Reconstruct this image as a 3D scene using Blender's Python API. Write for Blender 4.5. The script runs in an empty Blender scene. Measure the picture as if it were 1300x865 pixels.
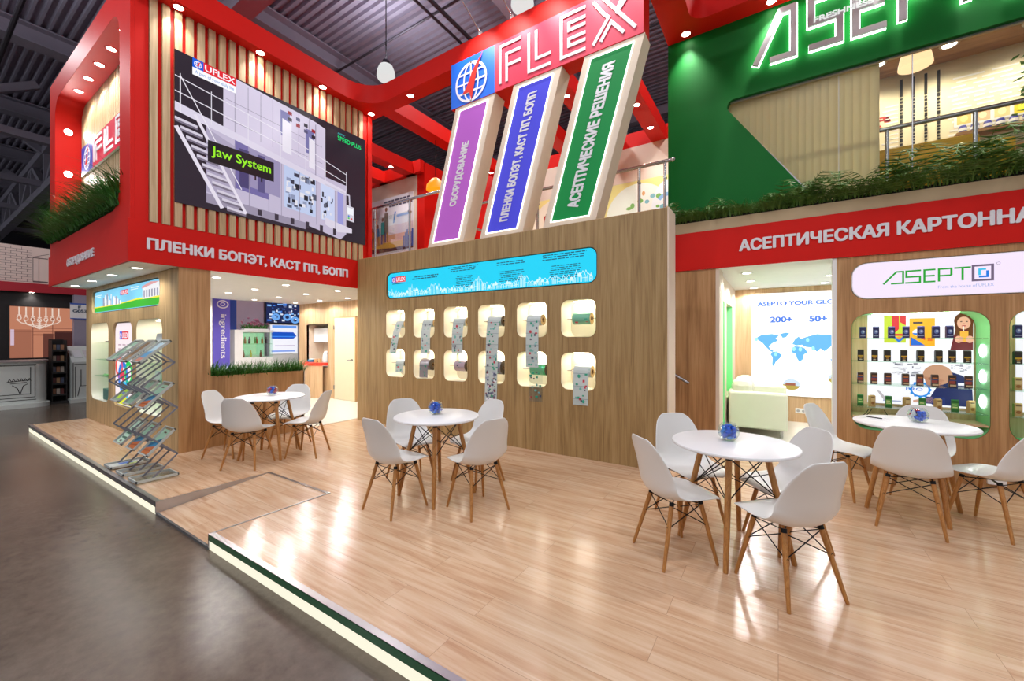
import bpy, bmesh, math, random
from mathutils import Vector, Matrix, Euler
from mathutils.geometry import tessellate_polygon, delaunay_2d_cdt

random.seed(7)
SC = bpy.context.scene
COL = SC.collection
PI = math.pi

# ------------------------------------------------------------------ camera, world, lights, exposure
cam_data = bpy.data.cameras.new('camera')
cam_data.sensor_width = 36.0
cam_data.lens = 14.328
cam_data.shift_y = -0.00115
cam_data.clip_end = 200
camera = bpy.data.objects.new('camera', cam_data)
camera.location = (0, 0, 1.5)
camera.rotation_euler = (math.radians(90), 0, math.radians(33.155))
COL.objects.link(camera)
SC.camera = camera

SC.view_settings.view_transform = 'Standard'
SC.view_settings.look = 'None'
SC.view_settings.gamma = 1
SC.view_settings.use_curve_mapping = False
SC.view_settings.exposure = 0.0
SC.cycles.use_denoising = True
SC.cycles.max_bounces = 7
SC.cycles.diffuse_bounces = 4
SC.cycles.glossy_bounces = 4
SC.cycles.transmission_bounces = 6
SC.cycles.transparent_max_bounces = 16
SC.cycles.sample_clamp_indirect = 4
SC.cycles.caustics_reflective = False
SC.cycles.caustics_refractive = False

WORLD_STRENGTH = 0.58
HALL_LAMP_W = 115
HALL_DECK_FILL_W = 45
world = bpy.data.worlds.new('hall_daylight')
SC.world = world
world.use_nodes = True
world.node_tree.nodes['Background'].inputs['Color'].default_value = (0.93, 0.95, 1.0, 1)
world.node_tree.nodes['Background'].inputs['Strength'].default_value = WORLD_STRENGTH

# ------------------------------------------------------------------ materials
def lin(c):
    c = c / 255.0
    return c / 12.92 if c <= 0.04045 else ((c + 0.055) / 1.055) ** 2.4
def RGB(r, g, b): return (lin(r), lin(g), lin(b), 1.0)

MATS = {}
def newmat(name):
    m = bpy.data.materials.new(name); m.use_nodes = True
    return m, m.node_tree.nodes, m.node_tree.links, m.node_tree.nodes['Principled BSDF']
def plain(name, rgb, rough=0.5, metal=0.0, spec=0.5, var=0.04, scale=6.0, bump=0.0, coat=0.0, emit=None, es=0.0):
    if name in MATS: return MATS[name]
    m, N, L, b = newmat(name)
    c = RGB(*rgb)
    tc = N.new('ShaderNodeTexCoord'); nz = N.new('ShaderNodeTexNoise')
    nz.inputs['Scale'].default_value = scale; nz.inputs['Detail'].default_value = 4
    L.new(tc.outputs['Object'], nz.inputs['Vector'])
    mx = N.new('ShaderNodeMix'); mx.data_type = 'RGBA'
    mx.inputs['A'].default_value = tuple(x * (1 - var) for x in c[:3]) + (1,)
    mx.inputs['B'].default_value = tuple(min(1, x * (1 + var)) for x in c[:3]) + (1,)
    L.new(nz.outputs['Fac'], mx.inputs['Factor'])
    L.new(mx.outputs['Result'], b.inputs['Base Color'])
    b.inputs['Roughness'].default_value = rough; b.inputs['Metallic'].default_value = metal
    b.inputs['Specular IOR Level'].default_value = spec
    b.inputs['Coat Weight'].default_value = coat
    if bump:
        bp = N.new('ShaderNodeBump'); bp.inputs['Strength'].default_value = bump; bp.inputs['Distance'].default_value = 0.01
        L.new(nz.outputs['Fac'], bp.inputs['Height']); L.new(bp.outputs['Normal'], b.inputs['Normal'])
    if es:
        b.inputs['Emission Color'].default_value = RGB(*(emit or rgb)); b.inputs['Emission Strength'].default_value = es
    MATS[name] = m
    return m
def glow(name, rgb, s):
    if name in MATS: return MATS[name]
    m, N, L, b = newmat(name)
    b.inputs['Base Color'].default_value = tuple(v * 0.08 for v in RGB(*rgb)[:3]) + (1,)
    b.inputs['Emission Color'].default_value = RGB(*rgb); b.inputs['Emission Strength'].default_value = s
    MATS[name] = m
    return m
def printed(name, lit, rough=0.4):
    """graphics printed in flat colours held in the mesh; lit = backlit film or a screen"""
    m, N, L, b = newmat(name)
    at = N.new('ShaderNodeAttribute'); at.attribute_name = 'Col'
    b.inputs['Roughness'].default_value = rough
    if lit:
        dk = N.new('ShaderNodeMix'); dk.data_type = 'RGBA'; dk.inputs['Factor'].default_value = 0.85
        dk.inputs['B'].default_value = (0, 0, 0, 1)
        L.new(at.outputs['Color'], dk.inputs['A']); L.new(dk.outputs['Result'], b.inputs['Base Color'])
        b.inputs['Specular IOR Level'].default_value = 0.25
        L.new(at.outputs['Color'], b.inputs['Emission Color']); b.inputs['Emission Strength'].default_value = lit
    else:
        L.new(at.outputs['Color'], b.inputs['Base Color'])
    MATS[name] = m
    return m
def wood(name, dark, mid, light, axis='Z', freq=16.0, stretch=0.9, rough=0.45, fine=0.35):
    m, N, L, b = newmat(name)
    tc = N.new('ShaderNodeTexCoord')
    def noise(f, s, detail, dist):
        mp = N.new('ShaderNodeMapping')
        sc = [f, f, f]; sc['XYZ'.index(axis)] = s
        mp.inputs['Scale'].default_value = sc
        L.new(tc.outputs['Object'], mp.inputs['Vector'])
        n = N.new('ShaderNodeTexNoise'); n.inputs['Scale'].default_value = 1; n.inputs['Detail'].default_value = detail
        n.inputs['Distortion'].default_value = dist
        L.new(mp.outputs['Vector'], n.inputs['Vector']); return n
    n1 = noise(freq, stretch, 5, 1.2); n2 = noise(freq * 7, stretch * 3.5, 3, 0.3)
    mm = N.new('ShaderNodeMix'); mm.inputs['Factor'].default_value = fine
    L.new(n1.outputs['Fac'], mm.inputs['A']); L.new(n2.outputs['Fac'], mm.inputs['B'])
    cr = N.new('ShaderNodeValToRGB'); e = cr.color_ramp.elements
    e[0].position = 0.36; e[0].color = RGB(*dark); e[1].position = 0.66; e[1].color = RGB(*light)
    k = e.new(0.51); k.color = RGB(*mid)
    L.new(mm.outputs['Result'], cr.inputs['Fac']); L.new(cr.outputs['Color'], b.inputs['Base Color'])
    b.inputs['Roughness'].default_value = rough
    MATS[name] = m
    return m
def glassy(name, tint=(0.95, 0.98, 0.96, 1), gloss=0.05, rough=0.02, edge=0.35):
    m, N, L, b = newmat(name); N.remove(b)
    out = N['Material Output']
    tr = N.new('ShaderNodeBsdfTransparent'); tr.inputs['Color'].default_value = tint
    gl = N.new('ShaderNodeBsdfGlossy'); gl.inputs['Roughness'].default_value = rough
    lw = N.new('ShaderNodeLayerWeight'); lw.inputs['Blend'].default_value = 0.25
    mt = N.new('ShaderNodeMath'); mt.operation = 'MULTIPLY_ADD'
    mt.inputs[1].default_value = edge; mt.inputs[2].default_value = gloss
    L.new(lw.outputs['Facing'], mt.inputs[0])
    mx = N.new('ShaderNodeMixShader'); L.new(mt.outputs[0], mx.inputs['Fac'])
    L.new(tr.outputs[0], mx.inputs[1]); L.new(gl.outputs[0], mx.inputs[2]); L.new(mx.outputs[0], out.inputs['Surface'])
    MATS[name] = m
    return m

RED = plain('red_lacquer', (212, 24, 14), 0.5, spec=0.2, var=0.03)
REDD = plain('crimson_panel', (168, 22, 40), 0.6)
CREAM = plain('cream_board', (226, 208, 188), 0.55)
WHITE = plain('white_board', (240, 239, 238), 0.5)
SOFFIT = plain('white_soffit', (248, 248, 246), 0.6)
IVORY = plain('ivory_liner', (246, 238, 216), 0.55)
PLASTIC = plain('white_plastic', (228, 228, 226), 0.32, var=0.01, coat=0.15)
TABLETOP = plain('white_laminate', (236, 236, 238), 0.3, var=0.01)
BLACK = plain('black_metal', (22, 22, 24), 0.4, metal=0.6)
BLACKM = plain('black_matte', (24, 22, 22), 0.7)
STEEL = plain('brushed_steel', (178, 176, 176), 0.22, metal=1.0)
ALU = plain('aluminium_trim', (190, 188, 190), 0.3, metal=0.9)
GREYARM = plain('grey_painted_arm', (128, 130, 142), 0.4, metal=0.2)
BEAM = plain('painted_steel_beam', (158, 154, 170), 0.6, var=0.12, scale=2)
DECK = plain('galvanised_roof_deck', (168, 164, 182), 0.5, metal=0.1, var=0.15, scale=3)
DUCT = plain('dark_pipe', (70, 66, 74), 0.5, metal=0.4)
GREEN = plain('green_wall_paint', (0, 108, 36), 0.5, spec=0.2, var=0.03)
LIME = plain('bright_green_reveal', (140, 232, 158), 0.45)
LETTER = plain('white_letter_acrylic', (232, 230, 236), 0.35, var=0.01)
GREYLET = plain('silver_letter_face', (206, 202, 206), 0.35)
SOFA = plain('cream_leather', (232, 234, 214), 0.42, var=0.03, bump=0.05)
YELLOW = plain('mustard_velvet', (228, 176, 30), 0.85, var=0.12, scale=12)
WHITEFLOOR = plain('white_gloss_floor', (236, 234, 224), 0.18, var=0.02)
HALLWALL = plain('dark_hall_wall', (52, 50, 58), 0.8, var=0.2, scale=0.7)
LEAF = plain('grass_leaf', (56, 116, 36), 0.5, var=0.45, scale=9)
LEAFD = plain('palm_leaf', (80, 118, 42), 0.5, var=0.5, scale=7)
SOIL = plain('planter_black', (30, 28, 26), 0.8)
LEGWOOD = wood('beech_leg', (150, 98, 44), (178, 122, 62), (194, 140, 80), 'Z', 60, 3, 0.4)
OAK = wood('oak_panel_wall', (136, 108, 66), (160, 131, 85), (176, 148, 102), 'Z', 13, 0.7, 0.5)
OAKR = wood('walnut_toned_panel', (156, 112, 68), (184, 138, 90), (200, 156, 108), 'Z', 9, 0.6, 0.5)
OAKP = wood('oak_panel_front', (164, 136, 94), (190, 160, 114), (206, 178, 132), 'Z', 11, 0.7, 0.5)
OAKL = wood('pale_oak_slat', (176, 148, 108), (198, 170, 130), (214, 188, 150), 'Z', 22, 1.0, 0.5)
OAKI = wood('light_oak_interior', (184, 146, 106), (206, 170, 130), (218, 186, 148), 'Z', 9, 0.6, 0.5)
OAKC = wood('oak_ceiling_board', (128, 92, 56), (158, 118, 76), (176, 136, 92), 'X', 9, 0.7, 0.5)
LIT = printed('backlit_print', 1.0, 0.5)
PANELLIT = printed('pillar_print', 0.42, 0.5); PANELLIT.node_tree.nodes['Mix'].inputs['Factor'].default_value = 0.25
LITS = printed('screen_print', 0.95, 0.25)
PRINT = printed('paper_print', 0, 0.45)
GLASS = glassy('clear_glass')
GLASSG = glassy('green_edge_glass', (0.86, 0.97, 0.9, 1), 0.08)
ACRYL = glassy('acrylic_tray', (0.88, 0.92, 0.9, 1), 0.12, 0.08)
WINGLASS = glassy('window_glass', (0.97, 0.98, 0.97, 1), 0.01, rough=0.35, edge=0.08)
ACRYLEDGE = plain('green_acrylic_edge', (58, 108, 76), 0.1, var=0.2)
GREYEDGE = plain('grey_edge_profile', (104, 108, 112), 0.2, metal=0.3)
LAMP = glow('downlight_glow', (255, 250, 238), 22)
STRIP = glow('led_strip_glow', (250, 246, 222), 1.0)
NICHELED = glow('niche_led_glow', (255, 244, 222), 36)
WHITEGLOW = glow('edge_led_glow', (255, 255, 252), 2.4)
HALO = glow('halo_led_glow', (225, 255, 232), 6)
WARMGLOW = glow('warm_shade_glow', (255, 214, 160), 1.3)
OPAL = glow('opal_shade_glow', (238, 240, 238), 0.85)
ORANGE = glow('orange_shade_glow', (255, 150, 20), 1.2)

def floor_material():
    m, N, L, b = newmat('laminate_floor')
    tc = N.new('ShaderNodeTexCoord')
    br = N.new('ShaderNodeTexBrick')
    br.offset = 0.37; br.inputs['Scale'].default_value = 1.0
    br.inputs['Brick Width'].default_value = 1.38; br.inputs['Row Height'].default_value = 0.193
    br.inputs['Mortar Size'].default_value = 0.0012; br.inputs['Mortar Smooth'].default_value = 0.2; br.inputs['Bias'].default_value = 0.0
    br.inputs['Color1'].default_value = (0, 0, 0, 1); br.inputs['Color2'].default_value = (1, 1, 1, 1); br.inputs['Mortar'].default_value = (0.5, 0.5, 0.5, 1)
    L.new(tc.outputs['Object'], br.inputs['Vector'])
    off = N.new('ShaderNodeMixRGB'); off.blend_type = 'ADD'; off.inputs['Fac'].default_value = 1
    sc = N.new('ShaderNodeMixRGB'); sc.blend_type = 'MULTIPLY'; sc.inputs['Fac'].default_value = 1; sc.inputs['Color2'].default_value = (9, 5, 3, 1)
    L.new(br.outputs['Color'], sc.inputs['Color1'])
    L.new(tc.outputs['Object'], off.inputs['Color1']); L.new(sc.outputs['Color'], off.inputs['Color2'])
    mp = N.new('ShaderNodeMapping'); mp.inputs['Scale'].default_value = (0.9, 11, 1)
    L.new(off.outputs['Color'], mp.inputs['Vector'])
    n1 = N.new('ShaderNodeTexNoise'); n1.inputs['Scale'].default_value = 1; n1.inputs['Detail'].default_value = 6; n1.inputs['Distortion'].default_value = 1.6
    L.new(mp.outputs['Vector'], n1.inputs['Vector'])
    mp2 = N.new('ShaderNodeMapping'); mp2.inputs['Scale'].default_value = (4, 90, 1)
    L.new(off.outputs['Color'], mp2.inputs['Vector'])
    n2 = N.new('ShaderNodeTexNoise'); n2.inputs['Scale'].default_value = 1; n2.inputs['Detail'].default_value = 3
    L.new(mp2.outputs['Vector'], n2.inputs['Vector'])
    mm = N.new('ShaderNodeMix'); mm.inputs['Factor'].default_value = 0.25
    L.new(n1.outputs['Fac'], mm.inputs['A']); L.new(n2.outputs['Fac'], mm.inputs['B'])
    cr = N.new('ShaderNodeValToRGB'); e = cr.color_ramp.elements
    e[0].position = 0.33; e[0].color = RGB(186, 143, 108); e[1].position = 0.64; e[1].color = RGB(219, 189, 159)
    k = e.new(0.47); k.color = RGB(205, 168, 135)
    L.new(mm.outputs['Result'], cr.inputs['Fac'])
    dark = N.new('ShaderNodeMixRGB'); dark.blend_type = 'MULTIPLY'; dark.inputs['Color2'].default_value = (0.55, 0.48, 0.42, 1)
    L.new(br.outputs['Fac'], dark.inputs['Fac']); L.new(cr.outputs['Color'], dark.inputs['Color1'])
    L.new(dark.outputs['Color'], b.inputs['Base Color'])
    b.inputs['Roughness'].default_value = 0.2; b.inputs['Specular IOR Level'].default_value = 0.6
    bp = N.new('ShaderNodeBump'); bp.inputs['Strength'].default_value = 0.06; bp.inputs['Distance'].default_value = 0.01
    L.new(mm.outputs['Result'], bp.inputs['Height']); L.new(bp.outputs['Normal'], b.inputs['Normal'])
    return m
LAMINATE = floor_material()
def concrete_material():
    m, N, L, b = newmat('polished_concrete')
    tc = N.new('ShaderNodeTexCoord')
    n1 = N.new('ShaderNodeTexNoise'); n1.inputs['Scale'].default_value = 0.8; n1.inputs['Detail'].default_value = 9; n1.inputs['Roughness'].default_value = 0.65
    n2 = N.new('ShaderNodeTexNoise'); n2.inputs['Scale'].default_value = 14; n2.inputs['Detail'].default_value = 8; n2.inputs['Roughness'].default_value = 0.7
    for n in (n1, n2): L.new(tc.outputs['Object'], n.inputs['Vector'])
    mm = N.new('ShaderNodeMix'); mm.inputs['Factor'].default_value = 0.4
    L.new(n1.outputs['Fac'], mm.inputs['A']); L.new(n2.outputs['Fac'], mm.inputs['B'])
    cr = N.new('ShaderNodeValToRGB'); e = cr.color_ramp.elements
    e[0].position = 0.3; e[0].color = RGB(68, 56, 47); e[1].position = 0.68; e[1].color = RGB(106, 93, 81)
    L.new(mm.outputs['Result'], cr.inputs['Fac']); L.new(cr.outputs['Color'], b.inputs['Base Color'])
    rr = N.new('ShaderNodeMapRange'); rr.inputs['To Min'].default_value = 0.1; rr.inputs['To Max'].default_value = 0.34
    L.new(mm.outputs['Result'], rr.inputs['Value']); L.new(rr.outputs['Result'], b.inputs['Roughness'])
    bp = N.new('ShaderNodeBump'); bp.inputs['Strength'].default_value = 0.08; bp.inputs['Distance'].default_value = 0.02
    L.new(n2.outputs['Fac'], bp.inputs['Height']); L.new(bp.outputs['Normal'], b.inputs['Normal'])
    return m
CONCRETE = concrete_material()

# ------------------------------------------------------------------ mesh helpers
class Frame:
    def __init__(s, o, u, v, n):
        s.o, s.u, s.v, s.n = Vector(o), Vector(u), Vector(v), Vector(n)
    def __call__(s, u, v, w=0.0): return s.o + s.u * u + s.v * v + s.n * w
def face_front(y): return Frame((0, y, 0), (1, 0, 0), (0, 0, 1), (0, -1, 0))   # faces -Y, u = X, v = Z
def face_right(x): return Frame((x, 0, 0), (0, 1, 0), (0, 0, 1), (1, 0, 0))    # faces +X, u = Y, v = Z
def face_up(z): return Frame((0, 0, z), (1, 0, 0), (0, 1, 0), (0, 0, 1))       # faces up

def rrect(u0, u1, v0, v1, r, n=6):
    r = min(r, (u1 - u0) / 2 - 1e-4, (v1 - v0) / 2 - 1e-4)
    P = []
    for cx, cy, a0 in ((u1 - r, v1 - r, 0), (u0 + r, v1 - r, PI / 2), (u0 + r, v0 + r, PI), (u1 - r, v0 + r, 1.5 * PI)):
        for i in range(n + 1):
            a = a0 + PI / 2 * i / n
            P.append((cx + r * math.cos(a), cy + r * math.sin(a)))
    return P
def rect(u0, u1, v0, v1): return [(u0, v0), (u1, v0), (u1, v1), (u0, v1)]
def ell(cu, cv, ru, rv, n=20, a0=0, a1=2 * PI):
    return [(cu + ru * math.cos(a0 + (a1 - a0) * i / n), cv + rv * math.sin(a0 + (a1 - a0) * i / n)) for i in range(n)]

TEXTS = {}
def sarea(q): return sum(q[i - 1][0] * q[i][1] - q[i][0] * q[i - 1][1] for i in range(len(q))) / 2
def text_polys(body):
    """outlines of a word as one flat triangulation with its border edges"""
    if body in TEXTS: return TEXTS[body]
    c = bpy.data.curves.new('text', 'FONT'); c.body = body; c.size = 1
    o = bpy.data.objects.new('text', c); COL.objects.link(o)
    cu = o.to_curve(bpy.context.evaluated_depsgraph_get(), apply_modifiers=False)
    loops = []
    for sp in cu.splines:
        P = []
        if sp.type == 'BEZIER':
            B = sp.bezier_points; n = len(B)
            for i in range(n):
                p0, h0, h1, p1 = B[i].co, B[i].handle_right, B[(i + 1) % n].handle_left, B[(i + 1) % n].co
                straight = (h0 - p0).cross(p1 - p0).length < 1e-4 and (h1 - p1).cross(p1 - p0).length < 1e-4
                for k in range(1 if straight else 4):
                    t = k / 4; s = 1 - t; q = p0 * s ** 3 + h0 * 3 * s * s * t + h1 * 3 * s * t * t + p1 * t ** 3
                    if not P or abs(P[-1][0] - q.x) + abs(P[-1][1] - q.y) > 1e-5: P.append((q.x, q.y))
        else: P = [(p.co.x, p.co.y) for p in sp.points]
        if len(P) > 2 and abs(P[0][0] - P[-1][0]) + abs(P[0][1] - P[-1][1]) < 1e-5: P.pop()
        if len(P) > 2 and abs(sarea(P)) > 1e-6: loops.append(P)
    o.to_curve_clear(); bpy.data.objects.remove(o); bpy.data.curves.remove(c)
    V0 = []; E0 = []
    for q in loops:
        b = len(V0); V0 += [Vector(p) for p in q]; E0 += [(b + i, b + (i + 1) % len(q)) for i in range(len(q))]
    V, _, T, *_ = delaunay_2d_cdt(V0, E0, [], 0, 1e-6)
    boxes = [(min(p[0] for p in q), max(p[0] for p in q), min(p[1] for p in q), max(p[1] for p in q)) for q in loops]
    def winding(x, y):
        w = 0
        for q, bx in zip(loops, boxes):
            if not (bx[0] <= x <= bx[1] and bx[2] <= y <= bx[3]): continue
            for i in range(len(q)):
                (x0, y0), (x1, y1) = q[i - 1], q[i]
                if (y0 <= y) != (y1 <= y):
                    if x0 + (y - y0) / (y1 - y0) * (x1 - x0) > x: w += 1 if y1 > y0 else -1
        return w
    K = []
    for t in T:
        p = [V[i] for i in t]; ar = (p[1] - p[0]).cross(p[2] - p[0])
        if abs(ar) < 1e-9 or winding(sum(v.x for v in p) / 3, sum(v.y for v in p) / 3) == 0: continue
        K.append(tuple(t) if ar > 0 else (t[0], t[2], t[1]))
    es = {(t[i], t[(i + 1) % 3]) for t in K for i in range(3)}
    bd = [e for e in es if (e[1], e[0]) not in es]
    used = sorted({i for t in K for i in t}); mp = {k: n for n, k in enumerate(used)}
    V = [(V[i].x, V[i].y) for i in used]; K = [tuple(mp[i] for i in t) for t in K]; bd = [(mp[i], mp[j]) for i, j in bd]
    xs = [v[0] for v in V]; ys = [v[1] for v in V]
    TEXTS[body] = (V, K, bd, min(xs), max(xs), min(ys), max(ys))
    return TEXTS[body]

class MB:
    def __init__(s): s.v, s.f, s.m, s.c = [], [], [], []
    def add(s, verts, faces, m=0, col=None):
        b = len(s.v); s.v += [tuple(v) for v in verts]
        for f in faces:
            s.f.append(tuple(i + b for i in f)); s.m.append(m); s.c.append(col)
        return s
    def box(s, x0, x1, y0, y1, z0, z1, m=0, col=None):
        V = [(x, y, z) for z in (z0, z1) for y in (y0, y1) for x in (x0, x1)]
        return s.add(V, [(0, 2, 3, 1), (4, 5, 7, 6), (0, 1, 5, 4), (2, 6, 7, 3), (0, 4, 6, 2), (1, 3, 7, 5)], m, col)
    def fbox(s, fr, u0, u1, v0, v1, w0, w1, m=0, col=None):
        V = [fr(u, v, w) for w in (w0, w1) for v in (v0, v1) for u in (u0, u1)]
        return s.add(V, [(0, 2, 3, 1), (4, 5, 7, 6), (0, 1, 5, 4), (2, 6, 7, 3), (0, 4, 6, 2), (1, 3, 7, 5)], m, col)
    def obox(s, c, h, R, m=0, col=None):
        V = [Vector(c) + R @ Vector((x * h[0], y * h[1], z * h[2])) for z in (-1, 1) for y in (-1, 1) for x in (-1, 1)]
        return s.add(V, [(0, 2, 3, 1), (4, 5, 7, 6), (0, 1, 5, 4), (2, 6, 7, 3), (0, 4, 6, 2), (1, 3, 7, 5)], m, col)
    def bar(s, p0, p1, w, t, m=0, up=(0, 0, 1)):
        """flat bar of width w and thickness t between two points"""
        p0, p1 = Vector(p0), Vector(p1); d = (p1 - p0); l = d.length; d.normalize()
        side = d.cross(Vector(up))
        if side.length < 1e-4: side = d.cross(Vector((1, 0, 0)))
        side.normalize(); nn = side.cross(d)
        R = Matrix((d, side, nn)).transposed()
        return s.obox((p0 + p1) / 2, (l / 2, w / 2, t / 2), R, m)
    def cyl(s, p0, p1, r0, r1=None, n=12, m=0, cap=True, col=None):
        r1 = r0 if r1 is None else r1
        p0, p1 = Vector(p0), Vector(p1); d = (p1 - p0).normalized()
        a = d.cross(Vector((0, 0, 1)))
        if a.length < 1e-3: a = d.cross(Vector((1, 0, 0)))
        a.normalize(); b = d.cross(a)
        V = []
        for p, r in ((p0, r0), (p1, r1)):
            V += [p + (a * math.cos(2 * PI * i / n) + b * math.sin(2 * PI * i / n)) * r for i in range(n)]
        F = [(i, i + n, (i + 1) % n + n, (i + 1) % n) for i in range(n)]
        if cap: F += [tuple(range(n)), tuple(range(2 * n - 1, n - 1, -1))]
        return s.add(V, F, m, col)
    def tube(s, pts, r, n=8, m=0, rs=None):
        pts = [Vector(p) for p in pts]; k = len(pts); V = []; F = []
        prev = None
        for i, p in enumerate(pts):
            d = (pts[min(i + 1, k - 1)] - pts[max(i - 1, 0)]).normalized()
            if prev is None:
                a = d.cross(Vector((0, 0, 1)))
                if a.length < 1e-3: a = d.cross(Vector((1, 0, 0)))
            else: a = prev - d * prev.dot(d)
            a.normalize(); prev = a; b = d.cross(a)
            rr = rs[i] if rs else r
            V += [p + (a * math.cos(2 * PI * j / n) + b * math.sin(2 * PI * j / n)) * rr for j in range(n)]
        for i in range(k - 1):
            for j in range(n):
                F.append((i * n + j, (i + 1) * n + j, (i + 1) * n + (j + 1) % n, i * n + (j + 1) % n))
        F += [tuple(range(n)), tuple(range(k * n - 1, (k - 1) * n - 1, -1))]
        return s.add(V, F, m)
    def lathe(s, prof, c=(0, 0, 0), n=32, m=0, axis='Z', close=False, col=None):
        V = []; F = []; k = len(prof)
        for r, z in prof:
            for i in range(n):
                a = 2 * PI * i / n; x, y = r * math.cos(a), r * math.sin(a)
                q = {'Z': (x, y, z), 'X': (z, x, y), 'Y': (y, z, x)}[axis]
                V.append((c[0] + q[0], c[1] + q[1], c[2] + q[2]))
        for j in range(k - 1):
            for i in range(n):
                F.append((j * n + i, j * n + (i + 1) % n, (j + 1) * n + (i + 1) % n, (j + 1) * n + i))
        if close:
            F += [tuple(range(n - 1, -1, -1)), tuple(range((k - 1) * n, k * n))]
        return s.add(V, F, m, col)
    def ball(s, c, r, n=16, k=10, m=0, sq=(1, 1, 1), col=None):
        V = []; F = []
        for j in range(k + 1):
            t = PI * j / k
            for i in range(n):
                a = 2 * PI * i / n
                V.append((c[0] + r * sq[0] * math.sin(t) * math.cos(a), c[1] + r * sq[1] * math.sin(t) * math.sin(a), c[2] - r * sq[2] * math.cos(t)))
        for j in range(k):
            for i in range(n): F.append((j * n + i, j * n + (i + 1) % n, (j + 1) * n + (i + 1) % n, (j + 1) * n + i))
        return s.add(V, F, m, col)
    def prism(s, fr, outer, holes=(), w0=0.0, w1=0.0, m=0, col=None, ms=None):
        """plate with holes: front at w1, back at w0 (w0 == w1: one face)"""
        loops = [list(outer)] + [list(h) for h in holes]
        tris = tessellate_polygon([[Vector((u, v, 0)) for u, v in lp] for lp in loops])
        flat = [p for lp in loops for p in lp]
        n0 = len(flat)
        def area(t): 
            (a, b), (c, d), (e, f) = (flat[i] for i in t)
            return (c - a) * (f - b) - (e - a) * (d - b)
        T = [tuple(t) if area(t) > 0 else (t[0], t[2], t[1]) for t in tris if abs(area(t)) > 1e-12]
        s.add([fr(u, v, w1) for u, v in flat], T, m, col)
        if w1 != w0:
            s.add([fr(u, v, w0) for u, v in flat], [(a, c, b) for a, b, c in T], m, col)
            for k, lp in enumerate(loops):
                ar = sum(lp[i][0] * lp[(i + 1) % len(lp)][1] - lp[(i + 1) % len(lp)][0] * lp[i][1] for i in range(len(lp)))
                n = len(lp); V = [fr(u, v, w0) for u, v in lp] + [fr(u, v, w1) for u, v in lp]
                fwd = (ar > 0) == (k == 0)
                F = [(i, (i + 1) % n, (i + 1) % n + n, i + n) if fwd else (i, i + n, (i + 1) % n + n, (i + 1) % n) for i in range(n)]
                s.add(V, F, m if ms is None else ms, col)
        return s
    def poly(s, fr, pts, w=0.0, col=None, m=0): return s.prism(fr, pts, (), w, w, m, col)
    def line(s, fr, pts, t, w=0.0, col=None, m=0, depth=0.0):
        """flat mitred stroke of thickness t through 2-D points"""
        P = [Vector(p) for p in pts]; n = len(P); closed = (P[0] - P[-1]).length < 1e-6
        if closed: P = P[:-1]; n -= 1
        Lf, Rt = [], []
        for i in range(n):
            d0 = (P[i] - P[i - 1]).normalized() if (i > 0 or closed) else None
            d1 = (P[(i + 1) % n] - P[i]).normalized() if (i < n - 1 or closed) else None
            d0 = d0 or d1; d1 = d1 or d0
            n0, n1 = Vector((-d0.y, d0.x)), Vector((-d1.y, d1.x)); mt = n0 + n1
            mt = n0 if mt.length < 0.2 else mt / mt.length * min(2.2, 2 / mt.length)
            Lf.append(tuple(P[i] + mt * t / 2)); Rt.append(tuple(P[i] - mt * t / 2))
        if closed:
            A = lambda q: abs(sum(q[i][0] * q[(i + 1) % n][1] - q[(i + 1) % n][0] * q[i][1] for i in range(n)))
            o, h = (Lf, Rt) if A(Lf) > A(Rt) else (Rt, Lf)
            return s.prism(fr, o, [h], w, w + depth, m, col)
        return s.prism(fr, Lf + Rt[::-1], (), w, w + depth, m, col)
    def text(s, fr, body, u0, u1, v0, v1, w=0.0, depth=0.0, col=None, m=0, bold=0.0):
        V, K, bd, a0, a1, b0, b1 = text_polys(body)
        k = bold; sh = [(0, 0)] + ([(-k, 0), (k, 0), (0, -k * 0.7), (0, k * 0.7), (-k * 0.7, k * 0.5), (k * 0.7, k * 0.5), (-k * 0.7, -k * 0.5), (k * 0.7, -k * 0.5)] if k else [])
        a0, a1, b0, b1 = a0 - k, a1 + k, b0 - k * 0.7, b1 + k * 0.7
        su, sv = (u1 - u0) / (a1 - a0), (v1 - v0) / (b1 - b0); n = len(V)
        for q, (dx, dy) in enumerate(sh):
            W = w + depth + 0.00012 * q; P = [(u0 + (x + dx - a0) * su, v0 + (y + dy - b0) * sv) for x, y in V]
            if depth: s.add([fr(x, y, W) for x, y in P] + [fr(x, y, w) for x, y in P], K + [(i, i + n, j + n, j) for i, j in bd], m, col)
            else: s.add([fr(x, y, W) for x, y in P], K, m, col)
        return s
    def build(s, name, mats, parent=None, smooth=False, bevel=0.0, origin=None):
        mats = mats if isinstance(mats, (list, tuple)) else [mats]
        if parent is not None: org = wloc(parent)
        elif origin is not None: org = Vector(origin)
        else:
            xs, ys, zs = zip(*s.v); org = Vector(((min(xs) + max(xs)) / 2, (min(ys) + max(ys)) / 2, min(zs)))
        me = bpy.data.meshes.new(name)
        me.from_pydata([(x - org.x, y - org.y, z - org.z) for x, y, z in s.v], [], s.f)
        for mt in mats: me.materials.append(mt)
        me.polygons.foreach_set('material_index', s.m)
        if any(c is not None for c in s.c):
            ca = me.color_attributes.new('Col', 'FLOAT_COLOR', 'CORNER')
            i = 0
            for p, c in zip(me.polygons, s.c):
                c = c or (1, 1, 1, 1)
                for li in p.loop_indices: ca.data[li].color = c
        if smooth:
            me.polygons.foreach_set('use_smooth', [True] * len(me.polygons))
            me.set_sharp_from_angle(angle=math.radians(smooth if smooth is not True else 40))
        me.update()
        o = bpy.data.objects.new(name, me); COL.objects.link(o)
        if parent is not None: o.parent = parent
        else: o.location = org
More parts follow.
